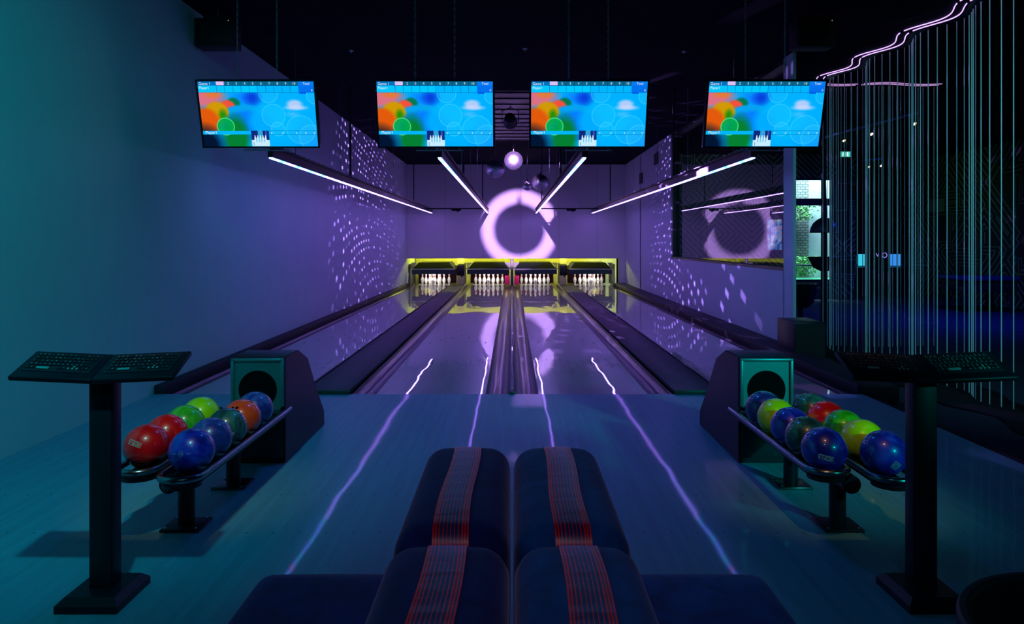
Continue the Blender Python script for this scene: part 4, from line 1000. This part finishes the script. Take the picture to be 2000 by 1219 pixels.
# ceiling bits
t = thing('smoke_detector', 'round pale smoke detector on the ceiling, right of centre', 'smoke detector', (0.63, 6.02, ZC))
DET = mat('detector_white', (0.82, 0.85, 0.85), 0.5)
obj('detector_base', MB().cyl((0, 0, -0.02), (0, 0, -0.001), 0.05, seg=24), DET, t); obj('detector_cap', MB().cyl((0, 0, -0.045), (0, 0, -0.02), 0.022, 0.032, seg=20), DET, t)
t = thing('ceiling_sensor', 'small pale flat sensor box just above the smoke detector', 'sensor', (0.61, 5.72, ZC))
obj('sensor_body', MB().box((0, 0, -0.012), (0.06, 0.03, 0.022), bevel=0.003), DET, t)
for (x, y, lb) in ((-2.12, 10.0, 'over the left lanes'), (2.28, 10.05, 'over the right lanes'), (0.17, 9.9, 'over the middle lanes')):
    t = thing('sprinkler', 'small ceiling sprinkler ' + lb, 'sprinkler', (x, y, ZC))
    obj('rose', MB().cyl((0, 0, -0.008), (0, 0, -0.001), 0.03, seg=16), DET, t); obj('nozzle', MB().cyl((0, 0, -0.035), (0, 0, -0.008), 0.006, seg=8), DET, t)
# ventilation grilles high on the right wall
for y, nm in ((21.9, 'farther'), (19.6, 'nearer')):
    t = thing('vent_grille', 'dark ventilation grille high on the right wall, the %s of two' % nm, 'vent', (XR, y, 3.28 if y > 21 else 3.60))
    g = MB().box((-0.012, 0, 0), (0.02, 0.50, 0.30))
    obj('grille_frame', g, BLACK, t)
    s_ = MB()
    for k in range(7): s_.box((-0.026, 0, -0.12 + k * 0.04), (0.008, 0.46, 0.012))
    obj('louvre', s_, GREYP, t)
# ducts on the dark ceiling above the masking
t = thing('air_duct', 'big dark air duct on the ceiling behind the middle monitors', 'duct', (0.0, 14.0, ZC))
du = MB()
for k in range(12): du.box((0.0, -1.2 + k * 0.55, -0.012), (1.3, 0.03, 0.022))
du.box((0, 1.8, -0.0035), (1.3, 6.3, 0.004))
obj('duct_body', du, mat('duct_metal', (0.035, 0.03, 0.07), 0.4, metal=0.6), t)

# ============================================================ ARCADE HALL
t = thing('dome_lamp_post', 'dark pole lamp with dome shade and bowl, against the daylight window', 'lamp', (6.18, 15.0, ZL))
obj('pole', MB().cyl((0, 0, 0), (0, 0, 1.9), 0.07, 0.06, seg=20).cyl((0, 0, 1.9), (-0.03, 0, 4.2), 0.06, 0.03, seg=20), SATIN, t)
obj('dome_shade', MB().lathe([(0.27, 1.86), (0.255, 1.95), (0.21, 2.04), (0.14, 2.11), (0.07, 2.15)], 32), mat('shade_teal', (0.02, 0.05, 0.06), 0.3), t)
obj('shade_rim', MB().tube([(0.272 * math.cos(a), 0.272 * math.sin(a), 1.86) for a in [2 * PI * i / 40 for i in range(40)]], 0.006, 6, closed=True), mat('copper', (0.7, 0.25, 0.1), 0.3, metal=1), t)['label'] = 'copper rim'
obj('bowl', MB().lathe([(0.08, 1.10), (0.20, 1.16), (0.31, 1.37), (0.30, 1.38), (0.10, 1.36)], 32), SATIN, t)
for (x, nm, w_, cc) in ((11.12, 'left', 0.20, (0.05, 0.65, 0.9)), (12.20, 'right', 0.36, (0.04, 0.30, 0.95))):
    t = thing('arcade_machine', 'dark arcade machine with small lit blue screen, %s of the two at the back' % nm, 'arcade machine', (x, 24.3, ZL))
    obj('cabinet', MB().prism([(0.30, 0), (0.30, 1.75), (-0.18, 1.75), (-0.22, 1.45), (-0.05, 0.95), (-0.38, 0.85), (-0.30, 0)], -0.32, 0.32, 'x'), BLACK, t)
    obj('screen', MB().box((0, -0.19, 1.08), (w_, 0.01, 0.38)), emat('arcade_glow_' + nm, cc, 0.9), t)
t = thing('ring_sign', 'small violet neon ring sign with a V between the two arcade screens', 'sign', (11.62, 23.9, 1.02))
obj('neon_ring', MB().tube([(0.13 + 0.075 * math.cos(a), 0, 0.075 * math.sin(a)) for a in [2 * PI * i / 24 for i in range(24)]], 0.010, 6, closed=True), emat('neon', (0.35, 0.25, 1.0), 1.0), t)
obj('neon_letter', MB().tube([(-0.13, 0, 0.06), (-0.09, 0, -0.04), (-0.05, 0, 0.06)], 0.010, 6), bpy.data.materials['neon'], t)
obj('sign_stand', MB().box((0.03, 0.05, -0.62), (0.42, 0.06, 1.24)), BLACK, t)
t = thing('game_table', 'low dark game table with blue rim near the right edge', 'table', (11.25, 18.3, ZL))
obj('table_top', MB().box((0, 0, 0.80), (1.35, 1.1, 0.10), bevel=0.03), mat('table_blue', (0.01, 0.02, 0.12), 0.4), t)
obj('apron', MB().box((0, 0, 0.62), (1.25, 1.0, 0.26), bevel=0.02), BLACK, t)
for sx_ in (-1, 1):
    for sy in (-1, 1): obj('leg', MB().box((sx_ * 0.52, sy * 0.4, 0.26), (0.12, 0.12, 0.52), bevel=0.01), BLACK, t)
# exit sign
t = thing('exit_sign', 'green lit emergency exit sign with running figure, high behind the curtain', 'sign', (8.80, 20.0, 3.76))
obj('sign_box', MB().box((0, 0.02, 0), (0.27, 0.03, 0.15)).cyl((0, 0.02, 0.07), (0, 0.02, ZC - 3.76), 0.008, seg=6), BLACK, t)
obj('sign_face', MB().box((0, 0.0, 0), (0.26, 0.008, 0.14)), emat('exit_green', (0.05, 0.60, 0.50), 1.0), t)
pic = MB()
pic.box((0.05, -0.006, 0), (0.05, 0.003, 0.10)); pic.sphere((-0.055, -0.006, 0.04), 0.012, 10, 6, (1, 0.2, 1)); pic.box((-0.06, -0.006, 0.005), (0.018, 0.003, 0.05), rot=(0, 0.3, 0)); pic.box((-0.045, -0.006, -0.035), (0.012, 0.003, 0.05), rot=(0, -0.7, 0)); pic.box((-0.075, -0.006, -0.035), (0.012, 0.003, 0.05), rot=(0, 0.6, 0)); pic.box((-0.09, -0.006, 0.01), (0.03, 0.003, 0.01), rot=(0, 0.5, 0)); pic.box((-0.03, -0.006, 0.01), (0.03, 0.003, 0.01), rot=(0, -0.5, 0))
obj('pictogram', pic, emat('exit_white', (0.8, 1.0, 0.95), 1.0), t)
# track lights
WARM = emat('warm_lamp', (1.0, 0.75, 0.4), 3.0)
def track(a, b, heads, label):
    a = Vector(a); b = Vector(b); t = thing('ceiling_track_light', label, 'track light', tuple(a))
    d = b - a
    tube_ = MB().box((0, 0, 0), (0.04, d.length, 0.035), rot=None); o = obj('track_rail', tube_, mat('track_blue', (0.10, 0.14, 0.35), 0.4) if 'track_blue' not in bpy.data.materials else bpy.data.materials['track_blue'], t)
    o.location = d / 2; o.rotation_euler = d.to_track_quat('Y', 'Z').to_euler()
    for k, f in enumerate((0.03, 0.97)): obj('hanger', MB().cyl(d * f, d * f + Vector((0, 0, ZC - a.z)), 0.006, seg=6), BLACK, t)
    for f in heads:
        p = d * f
        h = obj('lamp_head', MB().cyl(p + Vector((0, 0, -0.02)), p + Vector((0, 0, -0.10)), 0.012, seg=8).cyl(p + Vector((0.0, 0.0, -0.09)), p + Vector((0.03, -0.07, -0.17)), 0.035, 0.045, seg=14), SATIN, t)
        obj('lamp_lens', MB().cyl(p + Vector((0.030, -0.070, -0.170)), p + Vector((0.0325, -0.0755, -0.175)), 0.030, seg=12), WARM, h)
track((6.68, 16.4, 3.70), (7.05, 13.2, 3.70), (0.25, 0.55, 0.95), 'blue ceiling track with three small warm spotlights, behind the curtain')
track((8.6, 18.6, 3.45), (8.9, 18.2, 3.45), (0.2, 0.8), 'short track with two tiny warm lights under the exit sign')
track((8.9, 12.4, 3.45), (10.2, 11.6, 3.45), (), 'unlit blue ceiling track far right behind the curtain')
# poster screen seen through the big window
def poster_mat():
    m = bpy.data.materials.new('poster_print'); m.use_nodes = True; nt = m.node_tree; nt.nodes.clear(); N = nt.nodes; L = nt.links
    o = N.new('ShaderNodeOutputMaterial'); e = N.new('ShaderNodeEmission'); L.new(e.outputs[0], o.inputs[0]); tc = N.new('ShaderNodeTexCoord')
    n = N.new('ShaderNodeTexNoise'); n.inputs['Scale'].default_value = 5.5; n.inputs['Detail'].default_value = 3; L.new(tc.outputs['Object'], n.inputs['Vector'])
    r = N.new('ShaderNodeValToRGB'); el = r.color_ramp.elements; el[0].position = 0.36; el[0].color = (0.01, 0.03, 0.10, 1); el[1].position = 0.66; el[1].color = (0.6, 0.8, 1, 1)
    for p_, c in ((0.44, (0.02, 0.12, 0.5, 1)), (0.50, (0.05, 0.35, 0.8, 1)), (0.56, (0.5, 0.12, 0.08, 1)), (0.59, (0.1, 0.5, 0.9, 1))): el.new(p_).color = c
    L.new(n.outputs[0], r.inputs[0]); L.new(r.outputs[0], e.inputs[0]); e.inputs[1].default_value = 0.9; return m
t = thing('poster_screen', 'bright blue upright poster screen seen through the big window', 'screen', (7.60, 21.95, 1.65))
obj('screen_frame', MB().box((0, 0.02, 0), (0.46, 0.04, 0.92)), BLACK, t); obj('screen_face', MB().box((0, -0.006, 0), (0.42, 0.01, 0.88)), poster_mat(), t)
# dark counter / chair shapes under the daylight window
t = thing('lounge_chair', 'dark rounded lounge chair below the daylight window', 'chair', (6.05, 15.9, ZL))
obj('shell', MB().lathe([(0.16, 0.30), (0.27, 0.42), (0.31, 0.62), (0.33, 0.80), (0.30, 0.80), (0.26, 0.50), (0.05, 0.46)], 28), BLACK, t)
obj('base', MB().cyl((0, 0, 0), (0, 0, 0.30), 0.05, seg=12).cyl((0, 0, 0), (0, 0, 0.02), 0.22, seg=24), BLACK, t)
t = thing('handrail', 'shiny rail running along the daylight window', 'rail', (8.68, 21.75, ZL))
obj('rail', MB().cyl((-0.62, 0, 1.0), (0.62, -0.3, 0.97), 0.03, seg=10), CHROME, t)
obj('upright', MB().cyl((0.60, -0.28, 0), (0.60, -0.28, 0.97), 0.025, seg=10), BLACK, t); obj('upright', MB().cyl((-0.60, 0, 0), (-0.60, 0, 1.0), 0.025, seg=10), BLACK, t)
